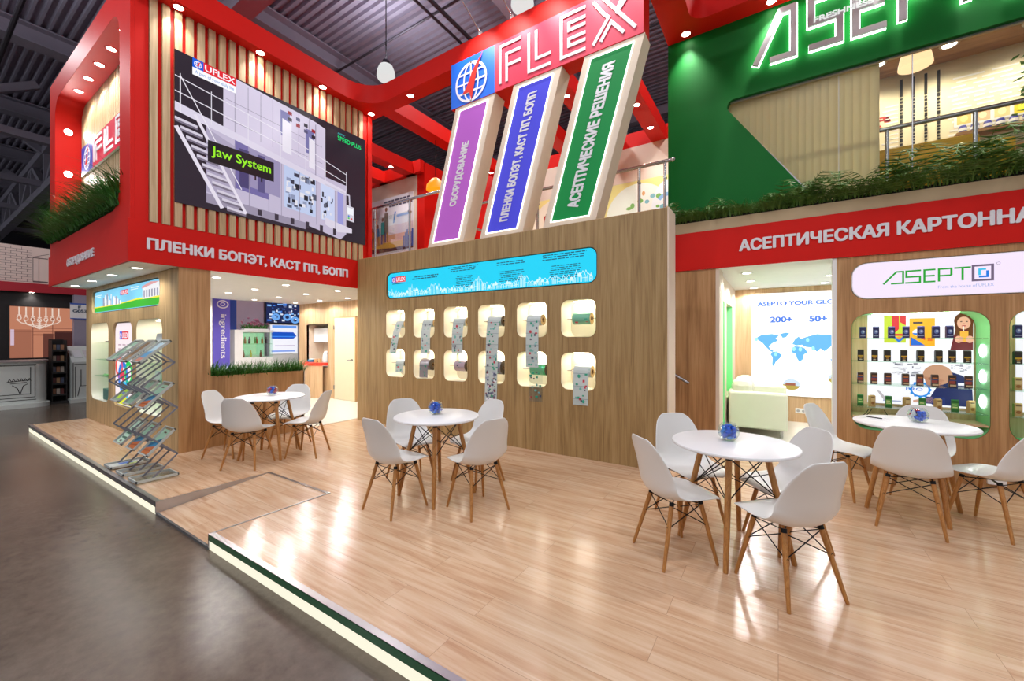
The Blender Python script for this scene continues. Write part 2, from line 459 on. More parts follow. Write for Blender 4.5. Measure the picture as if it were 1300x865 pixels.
        if bevel:
            b = o.modifiers.new('bevel', 'BEVEL'); b.width = bevel; b.segments = 2; b.limit_method = 'ANGLE'; b.angle_limit = 0.7
        return o

def wloc(o):
    v = Vector((0, 0, 0))
    while o is not None:
        v += o.location; o = o.parent
    return v
def tag(o, label=None, cat=None, group=None, kind=None):
    if label: o['label'] = label
    if cat: o['category'] = cat
    if group: o['group'] = group
    if kind: o['kind'] = kind
    return o
def thing(name, label, cat, loc=(0, 0, 0), group=None, rz=0.0):
    o = bpy.data.objects.new(name, None); o.empty_display_size = 0.1; COL.objects.link(o)
    o.location = loc; o.rotation_euler = (0, 0, rz)
    return tag(o, label, cat, group)
def structure(o, label=None):
    o['kind'] = 'structure'
    if label: o['label'] = label
    return o
def copy_tree(o, parent=None):
    c = o.copy(); COL.objects.link(c)
    if parent is not None: c.parent = parent
    for ch in list(o.children): copy_tree(ch, c)
    return c
def lamp_data(kind, name, energy, color=(1, 0.95, 0.86), size=0.1, angle=None, blend=0.6):
    d = bpy.data.lights.new(name, kind); d.energy = energy; d.color = color
    if kind == 'AREA': d.shape = 'DISK'; d.size = size
    else: d.shadow_soft_size = size
    if kind == 'SPOT': d.spot_size = math.radians(angle or 80); d.spot_blend = blend
    return d
def put_lamp(name, data, loc, parent, aim=(0, 0, -1)):
    o = bpy.data.objects.new(name, data); COL.objects.link(o)
    o.parent = parent; o.location = Vector(loc) - wloc(parent)
    o.rotation_euler = Vector(aim).to_track_quat('-Z', 'Y').to_euler()
    return o
ORD = ['first', 'second', 'third', 'fourth', 'fifth', 'sixth', 'seventh', 'eighth', 'ninth', 'tenth', 'eleventh', 'twelfth']
# ------------------------------------------------------------------ the setting: hall
HF = -0.12                                   # level of the hall's concrete floor
structure(MB().box(-45, 14, -12, 40, HF - 0.3, HF).build('floor', CONCRETE))
deck = MB(); zc = 10.0; pitch = 0.2
prof = []
y = -12.0
while y < 40:
    prof += [(y, zc), (y + 0.06, zc), (y + 0.08, zc + 0.09), (y + 0.18, zc + 0.09)]
    y += pitch
V = [(x, a, b) for x in (-45, 14) for a, b in prof]; n = len(prof)
deck.add(V, [(i, i + 1, i + 1 + n, i + n) for i in range(n - 1)])
deck.box(-45, 14, -12, 40, zc + 0.2, zc + 0.25)
structure(deck.build('ceiling', DECK))
structure(MB().box(-45.3, -45, -12, 40, HF, 10.25).build('wall_left_hall', HALLWALL))
structure(MB().box(-45, 14, 40, 40.3, HF, 4.5).build('wall_back_hall', HALLWALL))  # unseen end wall, left open above so world light reaches the roof deck

def i_beam(mb, p0, p1, h=0.5, w=0.3, t=0.04):
    p0, p1 = Vector(p0), Vector(p1)
    for dz, ww, tt in ((0, w, t), (h - t, w, t)):
        mb.bar(p0 + Vector((0, 0, dz + t / 2)), p1 + Vector((0, 0, dz + t / 2)), ww, tt)
    mb.bar(p0 + Vector((0, 0, h / 2)), p1 + Vector((0, 0, h / 2)), 0.05, h - 2 * t)
k = 0
for bx in (-34, -28.4, -22.7, -17, -11.1, -5.4, 0.3, 6):
    mb = MB(); i_beam(mb, (bx, -12, 9.48), (bx, 40, 9.48), 0.5, 0.5)
    k += 1; structure(mb.build('trim_%d' % k, BEAM))
for ty in (3.6, 14.5, 25.5):                 # lattice trusses across the hall
    mb = MB(); z0, z1 = 7.7, 9.3
    mb.bar((-45, ty, z0), (14, ty, z0), 0.34, 0.3); mb.bar((-45, ty, z1), (14, ty, z1), 0.3, 0.3)
    x = -45.0; s = 0
    while x < 13:
        mb.bar((x, ty, z0), (x, ty, z1), 0.2, 0.2)
        a, b = (z0, z1) if s % 2 else (z1, z0)
        mb.bar((x, ty, a), (x + 2.8, ty, b), 0.2, 0.2, up=(0, 1, 0))
        x += 2.8; s += 1
    k += 1; structure(mb.build('trim_%d' % k, BEAM))
for bx in (-37, -31, -25.5, -19.8):          # knee braces and lower ties in the far part of the roof
    mb = MB()
    for y0 in (0, 7, 18):
        mb.bar((bx, y0, 7.9), (bx, y0 + 2.6, 9.6), 0.22, 0.22, up=(1, 0, 0)); mb.bar((bx, y0 + 5.6, 7.9), (bx, y0 + 3.0, 9.6), 0.22, 0.22, up=(1, 0, 0))
    mb.bar((bx, -12, 7.9), (bx, 40, 7.9), 0.28, 0.22)
    k += 1; structure(mb.build('trim_%d' % k, BEAM))
for i, (a, b, r) in enumerate((((-14, 7.2, 9.35), (2, 7.2, 9.35), 0.03), ((-30, 10.4, 9.3), (6, 10.4, 9.3), 0.025), ((-40, 1.6, 8.9), (-12, 1.6, 8.9), 0.05), ((-6.6, 2, 9.19), (-6.6, 30, 9.19), 0.05), ((-6.9, 2, 9.2), (-6.9, 30, 9.2), 0.035), ((-40, 6.5, 7.735), (-12, 6.5, 7.735), 0.06))):
    tag(MB().tube([a, b], r, 8).build('sprinkler_pipe', DUCT),
        ['thin pipe running under the roof deck above the video screen', 'thin pipe far back under the roof deck', 'dark pipe high in the roof left of the red tower',
         'thicker pipe running away under the roof behind the tilted panels', 'thinner pipe running away under the roof behind the tilted panels', 'lower pipe hung in the roof left of the red tower'][i], 'pipe')

# hall lamps: opal bells on long cords
def hall_lamp():
    t = thing('pendant_lamp', 'white bell lamp hanging from the hall roof', 'lamp', (0, 0, 0))
    MB().lathe([(0.0, 0.47), (0.08, 0.46), (0.1, 0.4), (0.10, 0.36)], n=24).build('lamp_cap', DUCT, t, True)
    MB().lathe([(0.10, 0.36), (0.16, 0.32), (0.21, 0.2), (0.225, 0.06), (0.2, 0.0), (0.0, -0.02)], n=28).build('lamp_shade', OPAL, t, True)
    MB().cyl((0, 0, 0.46), (0, 0, 2.02), 0.012, n=8).build('cord', BLACK, t)
    put_lamp('lamp_bulb', lamp_data('AREA', 'hall_lamp', HALL_LAMP_W, (0.97, 0.97, 1), 0.5), (0, 0, -0.03), t)
    put_lamp('deck_fill', lamp_data('AREA', 'hall_deck_fill', HALL_DECK_FILL_W, (0.95, 0.93, 1), 0.4), (0, 0, 0.5), t, (0, 0, 1))  # extra light added over the cap to brighten the roof deck
    return t
hl = hall_lamp()
pos = [(-8.2, 6.8), (-4.2, 6.8), (-0.2, 6.8), (-13.2, 0.4), (-7.2, -0.9), (-3.2, 0.4), (0.8, 0.8), (-9.5, -4.5), (-3.2, -4.5), (2.8, -3.5), (4.5, 3.2)]  # the lamp beyond the tower is added unseen to brighten the neighbouring stand
names = ['hanging just above the end of the red beam beside the video screen', 'partly hidden behind the red beam over the sign letters', 'hidden above the green wall canopy',
         'added out of view to light the far left stand', 'over the aisle left of the stand', 'over the stand edge', 'over the two right tables', 'far over the aisle', 'over the aisle behind the camera', 'over the aisle at the right', 'at the right end of the stand']
for i, p in enumerate(pos):
    o = hl if i == 0 else copy_tree(hl)
    o.location = (p[0], p[1], 8.0); o['label'] = 'white bell lamp ' + names[i]; o['group'] = 'bell lamps under the hall roof'

# ------------------------------------------------------------------ the raised stand floor
fl = MB()
fl.box(-11.0, -4.795, 1.36, 9.4, HF, 0.0); fl.box(-4.795, -3.67, 2.33, 9.4, HF, 0.0); fl.box(-3.67, 9, 1.36, 9.4, HF, 0.0)
structure(fl.build('floor_raised_stand', LAMINATE, origin=(0, 0, 0)))
rp = MB()
rp.add([(-4.795, 1.36, HF + 0.02), (-3.67, 1.36, HF + 0.02), (-3.67, 2.33, 0), (-4.795, 2.33, 0), (-4.795, 1.36, HF), (-3.67, 1.36, HF), (-3.67, 2.33, HF), (-4.795, 2.33, HF)],
       [(0, 1, 2, 3), (4, 7, 6, 5), (0, 4, 5, 1), (1, 5, 6, 2), (2, 6, 7, 3), (3, 7, 4, 0)])
structure(rp.build('floor_ramp', LAMINATE, origin=(0, 0, 0)))
k = 20
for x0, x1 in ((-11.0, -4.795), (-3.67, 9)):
    structure(MB().box(x0, x1, 1.345, 1.361, -0.045, 0.004).build('trim_%d' % k, GREYEDGE if x0 < -5 else ACRYLEDGE)); k += 1  # acrylic edge: the far run's grey reflection is put into its colour
    structure(MB().box(x0, x1, 1.345, 1.385, 0.0, 0.005).build('trim_%d' % k, ALU)); k += 1
    structure(MB().box(x0 + 0.01, x1, 1.35, 1.362, HF + 0.004, -0.047).build('trim_%d' % k, STRIP)); k += 1
structure(MB().box(-4.795, -3.67, 1.345, 1.362, HF, HF + 0.024).build('trim_%d' % k, GREYEDGE)); k += 1
for b in ((-4.806, -4.788, 1.345, 2.36, -0.10, 0.004), (-3.67, -3.655, 1.345, 2.36, -0.10, 0.005), (-4.805, -3.655, 2.33, 2.36, 0.0, 0.004)):
    structure(MB().box(*b).build('trim_%d' % k, ALU)); k += 1
structure(MB().box(-11.0, -6.66, 2.45, 9.3, 0.001, 0.006).build('floor_kitchen', WHITEFLOOR))
structure(MB().box(-0.70, 3.4, 6.13, 9.0, 0.001, 0.006).build('floor_meeting_room', WHITEFLOOR))

# ------------------------------------------------------------------ wall with the twelve film rolls
Y0 = 4.78
NX = [(-5.765, -5.285), (-5.085, -4.605), (-4.405, -3.925), (-3.725, -3.245), (-3.045, -2.565), (-2.365, -1.885)]
NZ = [(1.528, 2.008), (0.853, 1.333)]
holes = [rrect(a, b, c, d, 0.1) for c, d in NZ for a, b in NX] + [rrect(-5.76, -1.87, 2.2, 2.655, 0.11)]
wall = structure(MB().prism(face_front(Y0), rect(-6.56, -1.04, 0, 2.98), holes, -0.33, 0.0).build('wall_back', OAK, origin=(0, 0, 0)))
MB().box(-1.04, -1.025, Y0, Y0 + 0.335, 0, 2.985).build('end_panel', CREAM, wall)
MB().box(-6.56, -1.025, Y0 + 0.3301, Y0 + 0.34, 0, 2.985).build('rear_panel', WHITE, wall)
MB().box(-6.56, -1.04, Y0, Y0 + 0.335, 2.9801, 2.985).build('top_edge', OAKP, wall)
def niche(fr, u0, u1, v0, v1, r, depth, parent, mat, led=None):
    e_ = 0.004; ring = rrect(u0 + e_, u1 - e_, v0 + e_, v1 - e_, r - e_); n = len(ring)
    V = [fr(u, v, -0.001) for u, v in ring] + [fr(u, v, -depth) for u, v in ring]
    mb = MB().add(V, [(i, i + n, (i + 1) % n + n, (i + 1) % n) for i in range(n)] + [tuple(range(n, 2 * n))])
    o = mb.build('niche_liner', mat, parent, 50)
    if led:
        um = (u0 + u1) / 2; w = (u1 - u0) / 2 - r
        MB().fbox(fr, um - w, um + w, v1 - 0.016, v1 - 0.007, -depth + 0.05, -depth + 0.12).build('niche_led', led, o)
    return o
for c, d in NZ:
    for a, b in NX: niche(face_front(Y0), a, b, c, d, 0.1, 0.31, wall, IVORY, NICHELED)

# ------------------------------------------------------------------ left block: ground floor
LF = face_front(2.08)
lw_holes = [rrect(-10.71, -7.26, 1.975, 2.38, 0.1), rrect(-10.78, -9.68, 0.40, 1.795, 0.16), rrect(-9.43, -8.44, 0.40, 1.785, 0.16), rrect(-8.24, -7.16, 0.40, 1.80, 0.16)]
wl = structure(MB().prism(LF, rect(-11.12, -6.6, 0, 2.45), lw_holes, -0.34, 0.0).build('wall_left', OAKP, origin=(0, 0, 0)))
MB().box(-11.12, -6.6, 2.42, 2.44, 0, 2.45).build('rear_panel', WHITE, wl)
MB().box(-6.6, -6.575, 2.083, 2.44, 0, 2.45).build('end_panel', OAKR, wl)
NICHEW = plain('white_niche', (244, 240, 226), 0.5)
for hb in lw_holes[1::2]:
    us = [p[0] for p in hb]; vs = [p[1] for p in hb]
    niche(LF, min(us), max(us), min(vs), max(vs), 0.16, 0.32, wl, NICHEW, NICHELED)
# parapet below the plants
pw = structure(MB().box(-6.62, -6.60, 2.44, 3.785, 0, 0.985).build('wall_kitchen_front', OAKR, origin=(0, 0, 0)))
MB().box(-6.9, -6.62, 2.44, 3.77, 0, 0.80).build('core', OAKR, pw)
MB().box(-6.9, -6.60, 3.77, 3.79, 0, 0.985).build('edge_board', WHITE, pw)
structure(MB().box(-11.0, -6.58, 1.62, 6.2, 2.453, 2.50).build('ceiling_kitchen', SOFFIT))
kb_holes = [rect(-10.62, -9.68, 0.80, 1.885)]
kb = structure(MB().prism(face_front(6.17), rect(-11.0, -6.6, 0, 2.453), kb_holes, -0.05, 0.0).build('wall_kitchen_back', OAKI, origin=(0, 0, 0)))
MB().box(-10.62, -9.68, 6.65, 6.67, 0.8, 1.885).build('niche_back', CREAM, kb)
MB().box(-10.64, -10.62, 6.17, 6.67, 0.8, 1.885).build('niche_side', CREAM, kb); MB().box(-9.68, -9.66, 6.17, 6.67, 0.8, 1.885).build('niche_side', CREAM, kb)
MB().box(-10.64, -9.66, 6.17, 6.67, 1.885, 1.9).build('niche_top', CREAM, kb); MB().box(-10.64, -9.66, 6.17, 6.67, 0.78, 0.8).build('niche_base', WHITE, kb)
MB().box(-10.6, -9.69, 6.35, 6.64, 1.42, 1.80).build('wall_cupboard', WHITE, kb, bevel=0.004)

# door of the store room
dr = structure(MB().box(-9.32, -8.5, 6.12, 6.16, 0.01, 2.03).build('door_1', plain('cream_door', (236, 224, 190), 0.4), bevel=0.003))
fr = MB().box(-9.345, -9.322, 6.115, 6.169, 0.006, 2.055).box(-8.498, -8.475, 6.115, 6.169, 0.006, 2.055).box(-9.345, -8.475, 6.115, 6.169, 2.032, 2.055)
fr.build('door_frame', plain('oak_frame', (196, 158, 110), 0.5), dr)
hd = MB().cyl((-8.6, 6.12, 1.0), (-8.6, 6.06, 1.0), 0.012).tube([(-8.6, 6.065, 1.0), (-8.72, 6.06, 1.0)], 0.011).cyl((-8.6, 6.12, 1.0), (-8.6, 6.112, 1.0), 0.028)
hd.build('door_handle', STEEL, dr, True)
for z in (0.25, 1.75): MB().box(-9.335, -9.305, 6.105, 6.121, z, z + 0.1).build('door_hinge', STEEL, dr)
# red counter with rounded front in the kitchen niche
ct = MB(); arc = [(-10.66 + 1.0 * i / 14, 6.165 - 0.33 * math.sin(PI * i / 14) ** 0.6) for i in range(15)]
ct.prism(face_up(0), arc + [(-9.66, 6.165)], (), 0.83, 0.90)
cobj = tag(ct.build('counter', plain('red_counter', (226, 44, 22), 0.35), smooth=30), 'red counter top with a bowed front in the kitchen niche', 'counter')
MB().prism(face_up(0), [(x, y + 0.03) for x, y in arc[1:-1]], (), 0.0, 0.83).build('counter_base', OAKI, cobj, 30)

# ------------------------------------------------------------------ left block: red tower above
tw = structure(MB().prism(face_front(1.6), rect(-11.0, -6.56, 2.97, 6.05), [rrect(-10.62, -6.97, 3.17, 5.69, 0.32, 8)], -0.04, 0.0).build('wall_tower_left', RED, origin=(0, 0, 0)))
ring = rrect(-10.616, -6.974, 3.174, 5.686, 0.316, 8); n = len(ring); F = face_front(1.6)
MB().add([F(u, v, -0.002) for u, v in ring] + [F(u, v, -0.36) for u, v in ring], [(i, i + n, (i + 1) % n + n, (i + 1) % n) for i in range(n)]).build('reveal', RED, tw, 40)
MB().box(-10.9, -6.75, 1.962, 1.97, 3.1, 5.8).build('slat_backing', plain('slat_gap_brown', (120, 96, 62), 0.7), tw)
sl = MB(); x = -10.75
while x < -6.8:
    sl.box(x, x + 0.045, 1.925, 1.962, 3.15, 5.75); x += 0.075
sl.build('slats', OAKL, tw)
MB().box(-11.0, -10.98, 1.62, 5.1, 2.97, 6.05).build('far_side', RED, tw)
# side of the tower that carries the screen
ts = structure(MB().box(-6.62, -6.58, 1.645, 5.09, 2.97, 6.05).build('wall_tower_front', RED, origin=(0, 0, 0)))
MB().box(-6.58, -6.56, 1.641, 1.772, 2.968, 5.78).build('corner_board', RED, ts)
for kx in range(26):
    yy = 1.778 + 0.1262 * kx
    if yy + 0.078 < 4.985: MB().box(-6.58, -6.54, yy, yy + 0.078, 2.968, 5.775).build('slat', OAKL, ts)
MB().box(-6.66, -6.545, 5.0, 5.09, 2.97, 5.775).build('end_post', RED, ts)
structure(MB().box(-11.0, -6.6, 1.62, 5.1, 6.02, 6.05).build('ceiling_tower_top', RED))
# roof beams in red: along the tower, then across over the sign
def arcpts(cx, cy, r, a0, a1, n=8): return [(cx + r * math.cos(a0 + (a1 - a0) * i / n), cy + r * math.sin(a0 + (a1 - a0) * i / n)) for i in range(n + 1)]
outl = [(-6.64, 1.595), (-6.36, 1.595)] + arcpts(-6.36 + 0.5, 4.87 - 0.5, 0.5, PI, PI / 2) + [(-1.29, 4.87), (-1.29, 5.165), (-6.64, 5.165)]
structure(MB().prism(face_up(0), outl, (), 5.77, 6.09).build('trim_beam_front', RED, smooth=25))
b = MB()
structure(b.box(-11, -1.35, 9.05, 9.33, 5.77, 6.09).build('trim_beam_back', RED))
k = 50
for bx, y0, y1 in ((-2.15, 5.166, 9.05), (-3.1, 5.166, 9.05), (-4.05, 5.166, 9.05), (-8.02, 5.166, 7.5), (-9.1, 5.166, 7.5), (-6.15, 5.166, 9.05)):
    structure(MB().box(bx - 0.15, bx + 0.15, y0, y1, 5.77, 6.06).build('trim_%d' % k, RED)); k += 1
structure(MB().box(-10.6, -7.85, 7.5, 7.62, 2.97, 6.06).build('wall_mezzanine_left', CREAM))
structure(MB().box(-7.85, -7.6, 7.52, 9.04, 2.97, 6.055).build('wall_mezzanine_corner', RED))
structure(MB().box(-10.9, -7.6, 7.38, 7.5, 5.77, 6.08).build('trim_%d' % k, RED)); k += 1
wm = structure(MB().box(-5.55, -1.35, 9.05, 9.2, 2.97, 5.77).build('wall_mezzanine_back', CREAM))
structure(MB().box(-7.6, -5.55, 9.05, 9.2, 2.97, 5.77).build('wall_mezzanine_red', RED))
structure(MB().box(-11.0, -1.4, 6.25, 9.3, 2.80, 2.95).build('floor_mezzanine', OAKC))
structure(MB().box(-6.5, -1.36, 5.6, 6.25, 2.80, 2.95).build('floor_landing', OAKC))

# ------------------------------------------------------------------ right block: wall with room and showcase
YR = 6.1
RF = face_front(YR)
rh = [rrect(0.71, 1.80, 0.47, 1.795, 0.16), rrect(1.925, 3.0, 0.47, 1.795, 0.16), rrect(0.705, 3.05, 1.955, 2.375, 0.15)]
wr = structure(MB().prism(RF, rect(0.575, 3.4, 0, 2.453), rh, -0.06, 0.0).build('wall_right', OAKR, origin=(0, 0, 0)))
for hb in rh[:2]:
    us = [p[0] for p in hb]; a, b = min(us), max(us); ring = rrect(a + 0.004, b - 0.004, 0.474, 1.791, 0.156); n = len(ring)
    MB().add([RF(u, v, -0.003) for u, v in ring] + [RF(u, v, -0.36) for u, v in ring], [(i, i + n, (i + 1) % n + n, (i + 1) % n) for i in range(n)]).build('showcase_reveal', LIME, wr, 50)
    MB().box(a + 0.2, b - 0.2, YR + 0.08, YR + 0.12, 1.775, 1.785).build('showcase_fill', NICHELED, wr)  # strip added to brighten the showcase; its own lamps are the round ones
    MB().box(a - 0.02, b + 0.02, YR + 0.362, YR + 0.37, 0.45, 1.82).build('showcase_back', OAKI, wr)
MB().box(0.535, 0.575, YR - 0.004, YR + 0.10, 0, 2.453).build('jamb', WHITE, wr)
wr2 = structure(MB().box(-1.6, -0.705, YR, YR + 0.1, 0, 2.453).build('wall_right_of_stairs', OAKR, origin=(0, 0, 0)))
MB().box(-0.705, -0.66, YR - 0.003, YR + 0.42, 0, 2.453).build('jamb', CREAM, wr2)
# meeting room behind the opening
lsl = [rect(6.62, 7.14, 0.05, 2.09), rect(7.42, 8.42, 0.55, 2.09)]
wrl = structure(MB().prism(face_right(-0.70), rect(6.53, 9.0, 0, 2.453), lsl, -0.16, 0.0).build('wall_room_left', CREAM, origin=(0, 0, 0)))
for sp in lsl:
    us = [p[0] for p in sp]; vs = [p[1] for p in sp]
    MB().box(-0.87, -0.86, min(us), max(us), min(vs), max(vs)).build('slot_back', LIME, wrl)
    MB().box(-0.86, -0.701, max(us) - 0.006, max(us) - 0.001, min(vs), max(vs)).build('slot_side', LIME, wrl)
structure(MB().box(-0.86, 3.4, 9.0, 9.1, 0, 2.453).build('wall_room_back', OAKI, origin=(0, 0, 0)))
structure(MB().box(3.4, 3.45, 6.1, 9.1, 0, 2.453).build('wall_room_right', WHITE))
structure(MB().box(-0.9, 3.4, 6.11, 9.05, 2.455, 2.5).build('ceiling_meeting_room', SOFFIT))
structure(MB().box(0.58, 3.4, 6.48, 6.50, 0.0, 2.45).build('wall_showcase_rear', WHITE))
# ledge above the red fascia and the green storey
structure(MB().box(-1.6, 3.4, YR - 0.005, 6.50, 2.975, 3.118).build('trim_ledge', plain('beige_ledge', (198, 176, 140), 0.6)))
YG = 6.22
GF = face_front(YG)
win = [(-0.62, 4.70)]
def fillet(P, rs, n=8):
    out = []; N = len(P)
    for i, (p, r) in enumerate(zip(P, rs)):
        p = Vector(p); a = Vector(P[i - 1]) - p; b = Vector(P[(i + 1) % N]) - p
        if r <= 0: out.append(tuple(p)); continue
        a.normalize(); b.normalize(); ang = a.angle(b); t = r / math.tan(ang / 2)
        p0 = p + a * t; p1 = p + b * t; c = p + (a + b).normalized() * (r / math.sin(ang / 2))
        a0 = math.atan2(p0.y - c.y, p0.x - c.x); a1 = math.atan2(p1.y - c.y, p1.x - c.x)
        while a1 - a0 > PI: a1 -= 2 * PI
        while a1 - a0 < -PI: a1 += 2 * PI
        out += [(c.x + r * math.cos(a0 + (a1 - a0) * j / n), c.y + r * math.sin(a0 + (a1 - a0) * j / n)) for j in range(n + 1)]
    return out
wpoly = fillet([(0.42, 3.16), (3.3, 3.16), (3.3, 4.735), (-0.66, 4.735)], [0, 0, 0, 0.09])
gw = structure(MB().prism(GF, rect(-1.345, 3.4, 3.118, 5.80), [wpoly], -0.10, 0.0).build('wall_green_upper', GREEN, origin=(0, 0, 0)))
n = len(wpoly)
structure(MB().prism(GF, wpoly, (), -0.085, -0.08).build('window_1', WINGLASS, origin=(0, 0, 0)))
MB().line(GF, [(0.44, 3.17), (-0.62, 4.66)], 0.02, -0.095, m=0, depth=0.04).line(GF, [(-0.6, 4.725), (3.3, 4.725)], 0.02, -0.095, depth=0.04).box(1.26, 1.268, YG + 0.078, YG + 0.09, 3.16, 4.73).build('window_frame', ALU, gw)
# red canopy that caps the green storey
cn = [(-1.345, 4.5), (3.4, 4.5), (3.4, 6.30), (-1.345, 6.30)]
hole = fillet([(-0.98, 4.75), (3.1, 4.75), (3.1, 5.93), (-0.98, 5.93)], [0.2, 0.2, 0.2, 0.2])
structure(MB().prism(face_up(0), cn, [hole], 5.775, 6.09).build('trim_canopy', RED, smooth=25))
# lounge upstairs
structure(MB().box(-0.9, 3.6, 6.35, 9.4, 2.98, 3.05).build('floor_lounge', OAKC))
lb = structure(MB().box(-0.9, 3.6, 8.8, 8.9, 3.05, 5.9).build('wall_lounge_back', plain('lounge_wall', (226, 216, 182), 0.6)))
structure(MB().box(-0.95, -0.9, 6.35, 8.9, 3.05, 5.8).build('wall_lounge_left', plain('lounge_wall', (226, 216, 182), 0.6)))
structure(MB().box(-0.9, 3.6, 6.33, 8.9, 5.72, 5.78).build('ceiling_lounge', OAKC))
structure(MB().box(-0.9, 3.6, 7.3, 7.75, 5.52, 5.72).build('trim_lounge_beam', OAKC))
# ------------------------------------------------------------------ downlights
def downlight_proto(ringmat):
    t = thing('downlight', 'x', 'lamp')
    MB().lathe([(0.052, 0.0), (0.055, -0.008), (0.072, -0.008), (0.078, 0.0)], n=24).build('bezel', ringmat, t, True)
    MB().lathe([(0.0, -0.004), (0.053, -0.004)], n=24).build('lens', LAMP, t)
    return t
DL = {}
def downlight(loc, label, group, watt, ring=None, aim=(0, 0, -1), angle=110, blend=0.8, r=1.0, color=(1, 0.965, 0.92)):
    ring = ring or WHITE
    if ring.name not in DL:
        DL[ring.name] = downlight_proto(ring); t = DL[ring.name]
    else: t = copy_tree(DL[ring.name])
    for ch in list(t.children):
        if ch.type == 'LIGHT': bpy.data.objects.remove(ch)
    t.location = loc; t.scale = (r, r, r)
    t.rotation_euler = Vector(aim).to_track_quat('-Z', 'Y').to_euler()
    t['label'] = label; t['group'] = group
    key = ('spot', watt, angle, blend, color)
    if key not in DL: DL[key] = lamp_data('SPOT', 'downlight_beam', watt, color, 0.045, angle, blend)
    o = bpy.data.objects.new('bulb', DL[key]); COL.objects.link(o); o.parent = t; o.location = (0, 0, -0.012)
    return t
g = 'round downlights in the white kitchen ceiling'
xs = [-7.2, -8.3, -9.4, -10.5]
for j, yy in enumerate((2.75, 3.8, 4.8, 5.78)):
    for i, xx in enumerate(xs):
        if (j == 0 and i > 0): continue
        downlight((xx, yy, 2.4525), 'round downlight in the kitchen ceiling, %s row from the plants, %s from the red fascia' % (ORD[j], ORD[i]), g, 52, angle=165, blend=0.4)
for i, xx in enumerate((-7.15, -8.23, -9.32, -10.42)):
    downlight((xx, 1.81, 2.4525), 'round downlight in the white soffit over the tall niches, %s from the corner' % ORD[i], 'downlights in the soffit of the red tower', 34, angle=150)
for i, (xx, yy) in enumerate(((-0.38, 6.75), (-0.38, 7.7), (-0.38, 8.75), (0.65, 7.66), (0.65, 8.6), (0.65, 6.8))):
    downlight((xx, yy, 2.4545), 'round downlight in the meeting room ceiling, %s' % ['left row nearest', 'left row middle', 'left row farthest', 'right row middle', 'right row farthest', 'right row nearest'][i], 'downlights in the meeting room ceiling', 55, angle=160, blend=0.4)
for i, yy in enumerate((2.04, 3.03, 4.02, 5.0)):
    downlight((-6.45, yy, 5.7695), 'downlight under the red beam above the video screen, %s from the left' % ORD[i], 'downlights under the red beam over the screen', 60, RED, aim=(0, 0, -1), angle=100)
downlight((-5.39, 5.0, 5.7695), 'single downlight under the red cross beam left of the globe sign', 'downlights under the red beam over the screen', 22, RED)
for i, xx in enumerate((-7.45, -8.05, -8.66, -9.27, -9.88)):
    downlight((xx, 1.76, 5.6895), 'lamp in the top of the red tower opening, %s from the corner' % ORD[i], 'lamps set round the red tower opening', 60, RED, angle=140)
for i, zz in enumerate((5.2, 4.45, 3.75)):
    downlight((-10.619, 1.76, zz), 'lamp in the far upright of the red tower opening, %s from the top' % ORD[i], 'lamps set round the red tower opening', 40, RED, aim=(1, 0, 0), angle=120)
for i, xx in enumerate((-1.08, -0.07, 0.94, 1.95)):
    downlight((xx, 6.1, 5.7745), 'downlight under the red canopy washing the green wall, %s from the left' % ORD[i], 'downlights under the red canopy', 110, RED, angle=80)
for i, (xx, yy) in enumerate(((-2.15, 7.45), (-2.15, 8.4), (-3.1, 6.5), (-4.05, 7.47), (-4.05, 8.4), (-8.02, 6.8), (-6.15, 8.44), (-6.15, 7.0))):
    downlight((xx, yy, 5.7695), 'downlight under a red mezzanine beam, ' + ['nearer on the beam by the green wall', 'farther on the beam by the green wall', 'between the blue and green panels', 'nearer on the beam between purple and blue panels', 'farther on the beam between purple and blue panels', 'on the beam left of the purple panel', 'in the red corner', 'nearer in the red corner'][i], 'downlights under the mezzanine beams', 90, RED, angle=130)
for i, (xx, yy) in enumerate(((2.05, 8.3), (2.84, 8.3), (1.28, 8.3), (0.3, 7.6))):
    downlight((xx, yy, 5.7195), 'round downlight in the lounge ceiling, ' + ['beside the window mullion', 'at the right edge', 'beside the blinds', 'behind the blinds'][i], 'downlights in the wooden lounge ceiling', 90, WHITE, r=1.4, angle=150, color=(1, 0.88, 0.68))

# ------------------------------------------------------------------ fascia boards with raised letters
def fascia(fr, u0, u1, v0, v1, thick, label, body, tu0, tu1, tv0, tv1, bold, loc):
    t = thing('fascia_sign', label, 'sign', loc)
    MB().fbox(fr, u0, u1, v0, v1, -thick, 0).build('board', RED, t)
    MB().text(fr, body, tu0, tu1, tv0, tv1, 0.001, 0.012, bold=bold).build('lettering', LETTER, t)
    return t
fascia(face_front(1.58), -11.0, -6.578, 2.45, 2.967, 0.022, 'red fascia on the left end of the tower with small white letters', 'ОБОРУДОВАНИЕ', -9.57, -8.01, 2.64, 2.785, 0.05, (-8.78, 1.58, 2.45))
fascia(face_right(-6.55), 1.581, 4.777, 2.45, 2.967, 0.027, 'red fascia under the video screen with white letters', 'ПЛЕНКИ БОПЭТ, КАСТ ПП, БОПП', 1.75, 4.565, 2.60, 2.765, 0.05, (-6.55, 3.2, 2.45))
fascia(face_front(6.08), -1.6, 3.4, 2.455, 2.974, 0.018, 'red fascia under the green wall with large white letters', 'АСЕПТИЧЕСКАЯ КАРТОННАЯ', -0.43, 2.19, 2.645, 2.80, 0.05, (0.9, 6.08, 2.455))

